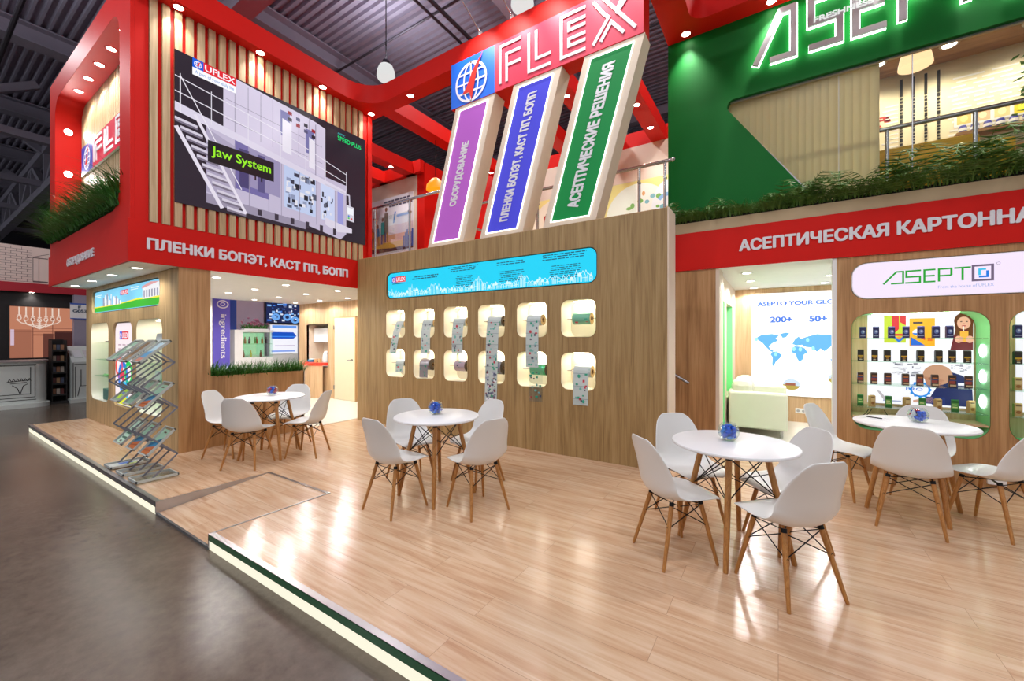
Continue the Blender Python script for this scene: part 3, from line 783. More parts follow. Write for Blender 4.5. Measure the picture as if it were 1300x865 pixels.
# ------------------------------------------------------------------ logo helpers
C_BLUE = RGB(24, 92, 214); C_RED = RGB(222, 40, 52); C_WHITE = RGB(244, 240, 248)
def globe(mb, fr, cu, cv, r, w, t, col=C_WHITE, m=0, leaf=RGB(224, 44, 30), lean=0.25):
    for rr in (1.0,):
        o = ell(cu, cv, r, r, 32); i_ = ell(cu, cv, r - t, r - t, 32)
        mb.prism(fr, o, [i_], w, w, m, col)
    for k in (-0.45, 0.45):
        P = [(cu + k * r * math.cos(a), cv + r * math.sin(a) * 0.97) for a in [-PI / 2 + PI * j / 12 for j in range(13)]]
        mb.line(fr, P, t * 0.8, w + 0.0004, col, m)
    mb.line(fr, [(cu, cv - r), (cu, cv + r)], t * 0.8, w + 0.0004, col, m)
    for k in (-0.48, 0.0, 0.48):
        h = math.sqrt(1 - k * k) * r
        mb.line(fr, [(cu - h + t / 2, cv + k * r), (cu + h - t / 2, cv + k * r)], t * 0.8, w + 0.0008, col, m)
    q = [(-0.55, -0.5), (-0.25, -0.15), (0.1, 0.5), (0.75, 1.25), (0.35, 0.35), (0.05, -0.95), (-0.1, -0.5)]
    mb.poly(fr, [(cu + a * r, cv + b * r) for a, b in q], w + 0.003, leaf, m)
def flex_letters(mb, fr, boxes, z0, z1, t, w, depth, col=None, m=0):
    for ch, a, b in boxes:
        L = b - a; h = z1 - z0
        P = lambda x, y: (a + x * L, z0 + y * h)
        step = [0]
        def ln(pts): step[0] += 1; mb.line(fr, [P(x, y) for x, y in pts], t, w, col, m, depth + 0.0006 * step[0] if depth else 0)
        if ch == 'F':
            ln([(0.06, 0.04), (0.06, 0.96), (0.94, 0.96)]); ln([(0.34, 0.04), (0.34, 0.72), (0.94, 0.72)]); ln([(0.34, 0.44), (0.94, 0.44)])
        elif ch == 'L':
            ln([(0.06, 0.96), (0.06, 0.05), (0.94, 0.05)]); ln([(0.36, 0.96), (0.36, 0.29), (0.94, 0.29)])
        elif ch == 'E':
            ln([(0.94, 0.96), (0.06, 0.96), (0.06, 0.05), (0.94, 0.05)]); ln([(0.94, 0.755), (0.34, 0.755), (0.34, 0.6), (0.94, 0.6)]); ln([(0.94, 0.405), (0.34, 0.405), (0.34, 0.25), (0.94, 0.25)])
        elif ch == 'X':
            ln([(0.03, 0.96), (0.28, 0.6), (0.38, 0.5), (0.02, 0.04)]) ; ln([(0.25, 0.96), (0.97, 0.06)]); ln([(0.2, 0.05), (0.44, 0.38), (0.72, 0.05)]); ln([(0.58, 0.6), (0.78, 0.96)]); ln([(0.55, 0.5), (0.97, 0.96)])
def uflex_plate(mb, fr, u0, u1, v0, v1, w):
    h = v1 - v0; s = u0 + h * 1.0
    mb.poly(fr, rect(u0, s, v0, v1), w, C_BLUE); mb.poly(fr, rect(s, u1, v0, v1), w, C_RED)
    globe(mb, fr, u0 + h * 0.5, v0 + h * 0.46, h * 0.36, w + 0.001, h * 0.06)
    mb.text(fr, 'UFLEX', s + h * 0.12, u1 - h * 0.12, v0 + h * 0.16, v1 - h * 0.16, w + 0.001, col=C_WHITE, bold=0.02)

# small logo inside the red tower
F = face_front(1.92)
t = thing('logo_sign', 'blue and red logo sign on the slats inside the red tower opening', 'sign', (-8.9, 1.9, 4.4))
mb = MB(); mb.poly(F, rect(-10.42, -9.7, 4.4, 4.9), 0.0301, RGB(40, 70, 170)); mb.poly(F, rect(-9.7, -7.4, 4.4, 4.9), 0.0301, RGB(206, 40, 66)); globe(mb, F, -10.06, 4.65, 0.2, 0.031, 0.032)
MB().fbox(F, -10.42, -7.4, 4.4, 4.9, -0.003, 0.03).build('board', WHITE, t); mb.build('printed_face', LIT, t)
mb = MB(); flex_letters(mb, F, (('F', -9.62, -9.1), ('L', -9.0, -8.5), ('E', -8.4, -7.95), ('X', -7.88, -7.44)), 4.45, 4.86, 0.045, 0.031, 0.012)
mb.build('letters', LETTER, t)

# ------------------------------------------------------------------ roof sign over the tilted panels
F = face_front(4.78)
t = thing('roof_sign', 'large blue and red roof sign with a white globe and inline letters', 'sign', (-2.776, 4.9, 5.058))
MB().box(-4.247, -1.305, 4.781, 5.03, 5.058, 5.745).build('sign_box', RED, t)
MB().poly(F, rect(-4.247, -3.42, 5.058, 5.745), 0.001, RGB(20, 110, 236)).poly(F, rect(-3.42, -1.305, 5.058, 5.745), 0.001, RGB(226, 48, 82)).build('printed_face', PRINT, t)
mb = MB(); globe(mb, F, -3.85, 5.36, 0.30, 0.012, 0.035); mb.build('globe', PRINT, t)
mb = MB(); flex_letters(mb, F, (('F', -3.34, -2.945), ('L', -2.866, -2.48), ('E', -2.377, -1.995), ('X', -1.93, -1.375)), 5.115, 5.69, 0.042, 0.004, 0.008)
mb.build('letters', LETTER, t)
# arm spotlights on the beam above it
for i, xx in enumerate((-3.77, -3.2, -2.62, -2.05, -1.5)):
    t = thing('arm_spotlight', 'slim arm spotlight on the red beam over the roof sign, %s from the left' % ORD[i], 'lamp', (xx, 4.9, 6.09), 'arm spotlights over the roof sign')
    MB().box(xx - 0.02, xx + 0.02, 4.875, 4.925, 6.0905, 6.15).build('clamp', WHITE, t)
    MB().tube([(xx, 4.9, 6.13), (xx, 4.62, 6.27), (xx, 4.34, 6.38)], 0.009).build('arm', STEEL, t)
    MB().ball((xx, 4.30, 6.36), 0.06, 12, 8, sq=(1.3, 1, 0.45)).build('lamp_head', WHITE, t, True)
    put_lamp('bulb', lamp_data('SPOT', 'arm_beam', 70, (1, 0.97, 0.93), 0.03, 75, 0.9), (xx, 4.33, 6.32), t, (0, 0.5, -0.72))

# ------------------------------------------------------------------ tilted panels on the roll wall
sh = 0.565 / 1.95
words = [('ОБОРУДОВАНИЕ', (150, 70, 170), (176, 92, 190), 'purple', 0.26, 0.75), ('ПЛЕНКИ БОПЭТ, КАСТ ПП, БОПП', (36, 44, 168), (70, 70, 210), 'blue', 0.06, 0.94), ('АСЕПТИЧЕСКИЕ РЕШЕНИЯ', (0, 104, 44), (0, 128, 60), 'green', 0.06, 0.94)]
for i, (body, ca, cb, cn_, f0, f1) in enumerate(words):
    u0 = -4.66 + 1.062 * i; wd = 0.545
    Z0, Z1 = 2.986, 5.056
    F = Frame((u0, 4.79, Z0), (1, 0, 0), (sh, 0, 1), (0, -1, 0))
    H = Z1 - Z0
    t = thing('tilted_panel', 'tilted cream pillar with a glowing %s face on top of the roll wall' % cn_, 'sign pillar', (u0 + 0.3, 4.9, Z0), 'tilted light pillars under the roof sign')
    MB().prism(F, rect(-0.1, wd + 0.1, 0, H), (), -0.24, 0.0).build('pillar', CREAM, t)
    MB().prism(F, rect(0, wd, 0.055, H - 0.06), [rect(0.011, wd - 0.011, 0.066, H - 0.071)], 0.0, 0.02).build('edge_light', WHITEGLOW, t)
    mb = MB(); mb.poly(F, rect(0.011, wd - 0.011, 0.066, H - 0.071), 0.004, RGB(*cb))
    mb.build('light_panel', PANELLIT, t)
    T = Frame(F(0, 0.078), (sh, 0, 1), (-1, 0, 0), (0, -1, 0))
    L_ = H - 0.16
    MB().text(T, body, L_ * f0, L_ * f1, -wd * 0.66, -wd * 0.66 + 0.165, 0.005, 0.005, bold=0.06).build('lettering', LETTER, t)

# ------------------------------------------------------------------ video screen
F = face_right(-6.53)
t = thing('video_screen', 'large video screen on red and oak slats showing a white machine', 'screen', (-6.55, 3.48, 3.28))
MB().fbox(F, 2.025, 4.93, 3.28, 5.26, -0.0095, 0.0).build('screen_body', BLACKM, t)
mb = MB(); W_, H_ = 4.93 - 2.025, 5.26 - 3.28
P = lambda x, y: (2.025 + x * W_, 3.28 + y * H_)
pp = lambda pts, c, l: mb.poly(F, [P(*q) for q in pts], 0.0005 + 0.0004 * l, RGB(*c))
ll = lambda pts, th, c, l: mb.line(F, [P(*q) for q in pts], th, 0.0005 + 0.0004 * l, RGB(*c))
pp([(0, 0), (1, 0), (1, 1), (0, 1)], (46, 38, 48), 0)
pp([(0.19, 0.56), (0.72, 0.50), (0.72, 0.93), (0.66, 0.95), (0.19, 1.0)], (206, 198, 220), 1)             # upper housing
pp([(0.12, 0.1), (0.6, 0.06), (0.82, 0.0), (0.86, 0.06), (0.86, 0.5), (0.12, 0.58)], (190, 182, 206), 1)   # lower housing
pp([(0.24, 0.20), (0.4, 0.18), (0.4, 0.54), (0.24, 0.56)], (112, 104, 160), 2)
pp([(0.3, 0.24), (0.46, 0.22), (0.46, 0.52), (0.3, 0.54)], (150, 142, 178), 3)
for x0, x1, c in ((0.26, 0.31, (72, 66, 110)), (0.345, 0.38, (90, 84, 130))): pp([(x0, 0.22), (x1, 0.22), (x1, 0.5), (x0, 0.5)], c, 4)
pp([(0.48, 0.16), (0.66, 0.14), (0.66, 0.47), (0.48, 0.5)], (186, 200, 232), 3)
rr = random.Random(3)
for q in range(46):
    x = rr.uniform(0.485, 0.64); y = rr.uniform(0.16, 0.44); w_, h_ = rr.uniform(0.008, 0.03), rr.uniform(0.015, 0.05)
    pp([(x, y), (x + w_, y), (x + w_, y + h_), (x, y + h_)], rr.choice([(40, 42, 52), (80, 84, 104), (222, 222, 232), (60, 60, 76), (140, 150, 180)]), 4 + q % 3)
pp([(0.69, 0.14), (0.78, 0.13), (0.78, 0.44), (0.69, 0.46)], (196, 206, 236), 3)
for q in range(18):
    x = rr.uniform(0.69, 0.765); y = rr.uniform(0.14, 0.34); w_, h_ = rr.uniform(0.006, 0.015), rr.uniform(0.015, 0.05)
    pp([(x, y), (x + w_, y), (x + w_, y + h_), (x, y + h_)], rr.choice([(50, 52, 62), (90, 94, 114), (222, 222, 232)]), 4 + q % 3)
pp([(0.8, 0.1), (0.84, 0.08), (0.84, 0.42), (0.8, 0.44)], (150, 150, 210), 3)
pp([(0.72, 0.1), (0.8, 0.06), (0.9, 0.08), (0.9, 0.12), (0.72, 0.16)], (214, 208, 224), 4)
for x in (0.24, 0.3, 0.36, 0.42, 0.5, 0.56, 0.62): ll([(x, 0.6), (x, 0.97)], 0.006, (120, 112, 134), 4)
for y in (0.66, 0.80): ll([(0.2, y + 0.02), (0.7, y - 0.04)], 0.006, (130, 122, 144), 4)
for x, y in ((0.46, 0.72), (0.6, 0.66)): pp([(x, y), (x + 0.05, y), (x + 0.05, y + 0.2), (x, y + 0.2)], (120, 118, 168), 5)
pp([(0.0, 0.60), (0.0, 0.66), (0.86, 0.45), (0.86, 0.41)], (214, 208, 226), 7)                              # walkway
for d in (0.10, 0.20): ll([(0.0, 0.63 + d), (0.5, 0.535 + d), (0.86, 0.45 + d * 0.75)], 0.012, (226, 222, 234), 8)
for x in (0.02, 0.14, 0.3, 0.46, 0.6, 0.72, 0.86): ll([(x, 0.62 - x * 0.2), (x, 0.86 - x * 0.27)], 0.010, (222, 218, 230), 8)
for q in range(11): x, y = 0.0 + q * 0.0205, 0.545 - q * 0.051; pp([(x, y), (x + 0.085, y - 0.012), (x + 0.085, y + 0.004), (x, y + 0.018)], (206, 200, 216), 7.5); pp([(x, y - 0.014), (x + 0.085, y - 0.026), (x + 0.085, y - 0.012), (x, y)], (120, 112, 130), 7.6)   # stair treads
for d, w_ in ((-0.03, 0.05), (0.075, 0.04)): ll([(max(0.004, d), 0.62 if d > 0 else 0.5), (0.215 + d, 0.03)], w_, (224, 218, 232), 8)
pp([(0.12, 0.12), (0.24, 0.10), (0.24, 0.5), (0.12, 0.56)], (168, 160, 186), 2.2); pp([(0.135, 0.36), (0.165, 0.355), (0.165, 0.47), (0.135, 0.48)], (196, 206, 236), 3.2)
for x in (0.24, 0.305, 0.40, 0.465, 0.565, 0.665, 0.785): ll([(x, 0.08), (x, 0.54 - x * 0.1)], 0.009, (150, 142, 166), 5.5)
for x in (0.33, 0.36): pp([(x, 0.30), (x + 0.008, 0.30), (x + 0.008, 0.42), (x, 0.42)], (40, 36, 44), 5.8)
for q in range(7): x = 0.26 + q * 0.085; pp([(x, 0.045 - q * 0.003), (x + 0.02, 0.045 - q * 0.003), (x + 0.02, 0.085), (x, 0.085)], (60, 52, 64), 5.9)
for q in range(8): x = 0.5 + (q % 4) * 0.045; y = 0.86 + 0.05 * (q // 4) - 0.02 * (q % 4); pp([(x, y), (x + 0.022, y), (x + 0.022, y + 0.028), (x, y + 0.028)], [(52, 48, 60), (150, 40, 50), (90, 86, 120)][q % 3], 5.9)
pp([(0.47, 0.60), (0.52, 0.59), (0.52, 0.84), (0.47, 0.86)], (228, 224, 236), 5.2); pp([(0.62, 0.55), (0.655, 0.54), (0.655, 0.78), (0.62, 0.80)], (228, 224, 236), 5.2); ll([(0.66, 0.5), (0.66, 0.93)], 0.012, (130, 122, 146), 5.5)
pp([(0.12, 0.045), (0.6, 0.02), (0.6, 0.075), (0.12, 0.11)], (150, 142, 164), 2.1)
ll([(0.02, 0.84), (0.27, 0.2)], 0.012, (232, 228, 238), 9); ll([(0.02, 0.60), (0.02, 0.84)], 0.012, (232, 228, 238), 9)
ll([(0.72, 0.45), (0.88, 0.42), (0.885, 0.30)], 0.025, (200, 196, 214), 9)
pp([(0.86, 0.19), (0.915, 0.185), (0.915, 0.32), (0.86, 0.33)], (206, 204, 216), 9); pp([(0.866, 0.25), (0.908, 0.247), (0.908, 0.305), (0.866, 0.31)], (236, 240, 246), 10)
for x, y, c in ((0.87, 0.205, (60, 190, 90)), (0.89, 0.205, (214, 60, 60)), (0.87, 0.225, (60, 120, 210))): pp([(x, y), (x + 0.012, y), (x + 0.012, y + 0.014), (x, y + 0.014)], c, 10)
pp([(0.125, 0.33), (0.425, 0.33), (0.425, 0.48), (0.125, 0.48)], (30, 28, 32), 11)
mb.text(F, 'Jaw System', *[P(0.14, 0)[0], P(0.41, 0)[0]], *[P(0, 0.365)[1], P(0, 0.45)[1]], w=0.006, col=RGB(150, 236, 40), bold=0.015)
pp([(0.065, 0.885), (0.245, 0.885), (0.245, 0.935), (0.065, 0.935)], (244, 244, 248), 11)
mb.text(F, 'A part of your daily life', P(0.075, 0)[0], P(0.235, 0)[0], P(0, 0.893)[1], P(0, 0.922)[1], w=0.0062, col=RGB(60, 130, 200))
uflex_plate(mb, F, P(0.065, 0)[0], P(0.245, 0)[0], P(0, 0.935)[1], P(0, 0.998)[1], 0.0062)
mb.text(F, 'SPEED PLUS', P(0.80, 0)[0], P(0.965, 0)[0], P(0, 0.885)[1], P(0, 0.925)[1], w=0.0062, col=RGB(30, 222, 120), bold=0.02)
mb.text(F, 'ASEPTIC', P(0.80, 0)[0], P(0.85, 0)[0], P(0, 0.935)[1], P(0, 0.953)[1], w=0.0062, col=RGB(60, 190, 200))
mb.build('screen_picture', LITS, t)

# ------------------------------------------------------------------ cyan light box over the film rolls
F = face_front(4.80)
t = thing('light_box', 'long cyan backlit panel with white city skyline above the film rolls', 'light box', (-3.815, 4.9, 2.2))
MB().prism(F, rrect(-5.75, -1.88, 2.21, 2.648, 0.1), (), -0.28, 0.0).build('box_body', BLACKM, t)
mb = MB(); mb.poly(F, rrect(-5.735, -1.885, 2.215, 2.645, 0.1), 0.002, RGB(30, 205, 240))
C_INK = RGB(34, 80, 110); C_SKY = RGB(214, 246, 252)
uflex_plate(mb, F, -5.63, -5.29, 2.48, 2.58, 0.004)
mb.poly(F, rect(-5.62, -5.3, 2.452, 2.464), 0.004, C_INK)
def lines(u, v, n_, wd, gap, h=0.011, seed=0):
    r = random.Random(seed)
    for q in range(n_):
        x = u - wd / 2 * r.uniform(0.75, 1); e_ = u + wd / 2 * r.uniform(0.75, 1)
        while x < e_:
            d = r.uniform(0.03, 0.09); mb.poly(F, rect(x, min(x + d, e_), v - q * gap, v - q * gap + h), 0.004, C_INK); x += d + 0.012
lines(-4.83, 2.53, 2, 0.62, 0.035, 0.017, 1); lines(-4.03, 2.605, 3, 0.6, 0.028, 0.013, 2); lines(-4.0, 2.46, 7, 0.36, 0.027, 0.010, 3)
lines(-3.17, 2.59, 2, 0.56, 0.03, 0.013, 4); lines(-3.15, 2.46, 6, 0.44, 0.027, 0.010, 5); lines(-2.33, 2.61, 3, 0.66, 0.03, 0.013, 6); lines(-2.3, 2.46, 7, 0.5, 0.027, 0.010, 7)
r = random.Random(11); x = -5.73
while x < -1.95:
    wd = r.uniform(0.025, 0.07); dome = max(0.25, 1 - min(abs(x - c) for c in (-5.15, -4.65, -3.75, -2.98, -2.1)) / 0.22)
    h = r.uniform(0.03, 0.08) + 0.15 * dome * r.uniform(0.4, 1)
    y0_ = 2.228 if x > -5.6 else 2.26
    mb.line(F, [(x, y0_), (x, y0_ + h * 0.6), (x + wd / 2, y0_ + h), (x + wd, y0_ + h * 0.6), (x + wd, y0_)], 0.006, 0.005, C_SKY)
    if r.random() < 0.5: mb.line(F, [(x, y0_ + h * 0.35), (x + wd, y0_ + h * 0.35)], 0.005, 0.005, C_SKY)
    if r.random() < 0.3: mb.poly(F, ell(x + wd / 2, y0_ + h * 0.7, wd * 0.35, wd * 0.4, 10), 0.0052, C_SKY)
    x += wd * 0.72
mb.build('printed_face', LIT, t)

# ------------------------------------------------------------------ light boxes on the left end of the stand
F = face_front(2.11)
t = thing('light_box', 'backlit landscape panel with white factories over green meadow', 'light box', (-8.98, 2.2, 1.98))
MB().prism(F, rrect(-10.7, -7.27, 1.985, 2.37, 0.1), (), -0.25, 0.0).build('box_body', BLACKM, t)
mb = MB(); mb.prism(F, rrect(-10.69, -7.28, 1.99, 2.365, 0.1), (), 0.001, 0.001, 0, RGB(126, 206, 240))
mb.poly(F, [(-10.6, 2.0), (-7.4, 2.0), (-7.29, 2.06), (-7.29, 2.11), (-8.2, 2.13), (-9.2, 2.085), (-10.68, 2.08), (-10.68, 2.03)], 0.003, RGB(60, 180, 50))
mb.poly(F, [(-10.68, 2.075), (-9.4, 2.08), (-8.3, 2.115), (-7.29, 2.10), (-7.29, 2.125), (-8.2, 2.14), (-9.3, 2.10), (-10.68, 2.095)], 0.004, RGB(240, 232, 60))
r = random.Random(5)
for q in range(26):
    x = r.uniform(-10.2, -9.1); h = r.uniform(0.04, 0.2) * (1.1 - abs(x + 9.8) / 0.9)
    mb.poly(F, rect(x, x + r.uniform(0.03, 0.08), 2.09, 2.11 + h), 0.005 + 0.0003 * q, r.choice([RGB(236, 236, 240), RGB(190, 190, 204), RGB(150, 150, 170), RGB(250, 250, 250)]))
mb.poly(F, [(-8.05, 2.11), (-7.35, 2.13), (-7.35, 2.33), (-8.05, 2.27)], 0.006, RGB(238, 238, 242)); mb.poly(F, [(-8.08, 2.27), (-7.33, 2.33), (-7.7, 2.35), (-8.08, 2.30)], 0.007, RGB(222, 160, 160))
for q in range(6): mb.poly(F, rect(-8.0 + q * 0.11, -7.94 + q * 0.11, 2.13, 2.24), 0.0075, RGB(150, 150, 170))
for q, (a, b, v) in enumerate(((-10.6, -10.2, 2.29), (-10.6, -10.25, 2.26), (-8.6, -8.2, 2.31), (-8.6, -8.25, 2.28))): mb.poly(F, rect(a, b, v, v + 0.012), 0.006, RGB(230, 246, 252))
uflex_plate(mb, F, -9.15, -8.72, 2.23, 2.31, 0.006)
mb.build('printed_face', LIT, t)
t = thing('light_box', 'tall white backlit panel with coloured rings between the two niches', 'light box', (-8.93, 2.2, 0.4))
MB().prism(F, rrect(-9.42, -8.45, 0.41, 1.775, 0.155), (), -0.25, 0.0).build('box_body', WHITE, t)
mb = MB(); mb.poly(F, rrect(-9.41, -8.46, 0.42, 1.765, 0.15), 0.001, RGB(246, 232, 236))
uflex_plate(mb, F, -9.18, -8.72, 1.5, 1.63, 0.003)
r = random.Random(8)
for q in range(3):
    for x in range(3): mb.poly(F, rect(-9.25 + x * 0.22, -9.08 + x * 0.22, 1.40 - q * 0.07, 1.42 - q * 0.07), 0.003, RGB(180, 160, 172))
for cu, cv, ro, col in ((-9.0, 0.88, 0.26, (40, 120, 220)), (-9.2, 1.05, 0.2, (236, 70, 60)), (-8.72, 0.95, 0.2, (40, 200, 90)), (-8.95, 0.62, 0.2, (60, 190, 230))):
    mb.prism(F, ell(cu, cv, ro, ro, 24), [ell(cu, cv, ro * 0.62, ro * 0.62, 24)], 0.003, 0.003, 0, RGB(*col))
mb.poly(F, ell(-9.0, 0.9, 0.09, 0.09), 0.004, RGB(230, 60, 90))
mb.poly(F, [(-9.40, 0.5), (-9.3, 0.43), (-8.6, 0.43), (-8.5, 0.5), (-8.9, 0.56)], 0.0045, RGB(220, 230, 40))
mb.build('printed_face', LIT, t)

# ------------------------------------------------------------------ ASEPTO signs
def asepto(ch):
    return {'A': [[(0.0, 0.03), (0.62, 0.96), (0.93, 0.96), (0.93, 0.05), (0.36, 0.05)]], 'S': [[(1, 0.96), (0.07, 0.96), (0.07, 0.5), (0.93, 0.5), (0.93, 0.05), (0.0, 0.05)]],
            'E': [[(1, 0.96), (0.06, 0.96), (0.06, 0.05), (1, 0.05)], [(0.1, 0.5), (0.94, 0.5)]], 'P': [[(0.06, 0.02), (0.06, 0.96), (0.94, 0.96), (0.94, 0.45)], [(0.94, 0.45), (0.1, 0.45)]],
            'T': [[(0.0, 0.96), (1, 0.96)], [(0.5, 0.9), (0.5, 0.02)]], 'O': [[(0, 0), (1, 0), (1, 1), (0, 1), (0, 0)]]}[ch]
def asepto_word(mb, fr, lay, z0, z1, t, w, depth, col=None, m=0):
    for ch, a, b in lay:
        for k_, st in enumerate(asepto(ch)): mb.line(fr, [(a + x * (b - a), z0 + y * (z1 - z0)) for x, y in st], t, w + (0.0005 * k_ if not depth else 0), col, m, depth + 0.0008 * k_ if depth else 0)
lay = (('A', -0.25, 0.19), ('S', 0.31, 0.63), ('E', 0.735, 1.02), ('P', 1.135, 1.42), ('T', 1.46, 1.83), ('O', 1.97, 2.5))
t = thing('halo_letters', 'large silver halo-lit letters on the green wall above the window', 'sign', (1.0, 6.2, 5.0))
mb = MB(); asepto_word(mb, GF, lay, 5.02, 5.66, 0.068, 0.062, 0.03); mb.build('letter_faces', GREYLET, t)
mb = MB(); asepto_word(mb, GF, lay, 5.02, 5.66, 0.086, 0.034, 0.026); mb.build('halo_edge', HALO, t)
MB().text(GF, 'FRESHNESS PRESERVED', 0.36, 1.5, 5.33, 5.395, 0.096, 0.004, bold=0.03).build('tagline', glow('tagline_glow', (240, 242, 240), 0.9), t)  # glow put into the tagline letters to make them read white

F = face_front(6.10)
t = thing('light_box', 'white backlit panel with green lettering over the showcase', 'light box', (1.87, 6.12, 1.96))
MB().prism(F, rrect(0.712, 3.04, 1.962, 2.368, 0.14), (), -0.055, 0.004).build('box_body', WHITE, t)
mb = MB(); mb.poly(F, rrect(0.72, 3.03, 1.968, 2.362, 0.14), 0.006, RGB(240, 226, 248))
asepto_word(mb, F, (('A', 0.985, 1.16), ('S', 1.165, 1.29), ('E', 1.31, 1.40), ('P', 1.42, 1.525), ('T', 1.54, 1.66)), 2.11, 2.25, 0.017, 0.008, 0.0, RGB(40, 160, 50))
mb.line(F, [(1.675, 2.105), (1.81, 2.105), (1.81, 2.255), (1.675, 2.255), (1.675, 2.105)], 0.02, 0.008, RGB(110, 96, 120))
mb.line(F, [(1.715, 2.14), (1.775, 2.14), (1.775, 2.20)], 0.018, 0.009, RGB(30, 120, 220)); mb.line(F, [(1.72, 2.155), (1.72, 2.215), (1.765, 2.215)], 0.018, 0.009, RGB(60, 190, 230))
mb.prism(F, ell(1.85, 2.265, 0.014, 0.014, 14), [ell(1.85, 2.265, 0.011, 0.011, 14)], 0.008, 0.008, 0, RGB(120, 110, 130))
mb.text(F, 'From the house of UFLEX', 1.42, 1.82, 2.04, 2.07, 0.008, col=RGB(150, 170, 214))
mb.build('printed_face', LIT, t)

# ------------------------------------------------------------------ world map light box in the meeting room
F = face_front(9.0)
t = thing('light_box', 'tall white backlit wall panel with blue world map in the meeting room', 'light box', (0.8, 8.98, 0.48))
MB().prism(F, rrect(-0.43, 2.3, 0.47, 2.36, 0.1), (), 0.001, 0.03).build('box_body', WHITE, t)
mb = MB(); mb.poly(F, rrect(-0.425, 2.295, 0.475, 2.355, 0.1), 0.032, RGB(255, 252, 248))
cb = RGB(96, 168, 246); ctx = RGB(64, 112, 206)
mb.text(F, 'ASEPTO YOUR GLOBAL PARTNER', -0.33, 1.62, 2.12, 2.20, 0.034, col=ctx, bold=0.05)
mb.text(F, 'ASEPTIC LIQUID PACKAGING INNOVATION', -0.33, 1.2, 2.045, 2.085, 0.034, col=RGB(196, 210, 236))
mb.text(F, '200+', -0.13, 0.22, 1.81, 1.92, 0.034, col=ctx, bold=0.05); mb.text(F, '50+', 0.46, 0.72, 1.81, 1.92, 0.034, col=ctx, bold=0.05)
M = lambda pts, dx=0, dz=0: mb.poly(F, [(-0.36 + x * 1.33 + dx, 0.98 + y * 0.62 + dz) for x, y in pts], 0.034, cb)
M([(0.02, 0.9), (0.08, 0.98), (0.2, 1.0), (0.28, 0.95), (0.24, 0.86), (0.27, 0.8), (0.2, 0.72), (0.16, 0.62), (0.13, 0.6), (0.08, 0.74), (0.03, 0.82)])
M([(0.13, 0.6), (0.16, 0.62), (0.19, 0.52), (0.22, 0.5), (0.2, 0.46), (0.17, 0.5)])
M([(0.2, 0.46), (0.25, 0.48), (0.31, 0.38), (0.29, 0.28), (0.24, 0.16), (0.215, 0.02), (0.2, 0.1), (0.205, 0.3), (0.18, 0.38)])
M([(0.29, 1.0), (0.36, 1.04), (0.4, 1.02), (0.36, 0.9), (0.32, 0.88)])
M([(0.42, 0.58), (0.46, 0.64), (0.53, 0.62), (0.57, 0.58), (0.6, 0.46), (0.56, 0.4), (0.55, 0.26), (0.51, 0.18), (0.48, 0.3), (0.47, 0.42), (0.42, 0.46)])
M([(0.43, 0.7), (0.46, 0.84), (0.5, 0.92), (0.53, 0.86), (0.6, 0.92), (0.7, 0.99), (0.85, 0.96), (0.98, 0.92), (0.96, 0.84), (0.88, 0.76), (0.84, 0.62), (0.78, 0.5), (0.74, 0.58), (0.7, 0.48), (0.66, 0.6), (0.58, 0.62), (0.54, 0.68), (0.48, 0.66)])
M([(0.84, 0.28), (0.9, 0.34), (0.96, 0.26), (0.94, 0.16), (0.86, 0.18)])
for x, y in ((0.01, 0.84), (0.24, 0.4), (0.45, 0.56), (0.52, 0.55), (0.66, 0.58), (0.6, 0.82)):
    mb.poly(F, ell(-0.36 + x * 1.33, 0.98 + y * 0.62, 0.025, 0.04, 12), 0.036, RGB(150, 220, 246))
for cu, cv in ((0.2, 0.68), (0.86, 0.82)):
    mb.poly(F, ell(cu, cv, 0.13, 0.1, 20), 0.034, RGB(190, 206, 220)); mb.poly(F, ell(cu, cv, 0.13, 0.1, 12, PI, 2 * PI), 0.035, RGB(170, 150, 70)); mb.poly(F, rect(cu - 0.09, cu + 0.06, cv - 0.02, cv + 0.025), 0.036, RGB(150, 90, 70))
for a, b, v in ((-0.3, 0.05, 0.665), (0.52, 0.98, 0.69)): mb.poly(F, rect(a, b, v, v + 0.012), 0.034, RGB(206, 220, 240))
mb.build('printed_face', printed('bright_backlit_print', 1.15), t)
# ------------------------------------------------------------------ chairs
def catmull(P, t):
    n = len(P) - 1; i = min(int(t * n), n - 1); f = t * n - i
    a, b, c, d = P[max(i - 1, 0)], P[i], P[i + 1], P[min(i + 2, n)]
    return [0.5 * (2 * q1 + (q2 - q0) * f + (2 * q0 - 5 * q1 + 4 * q2 - q3) * f * f + (3 * q1 - q0 - 3 * q2 + q3) * f ** 3) for q0, q1, q2, q3 in zip(a, b, c, d)]
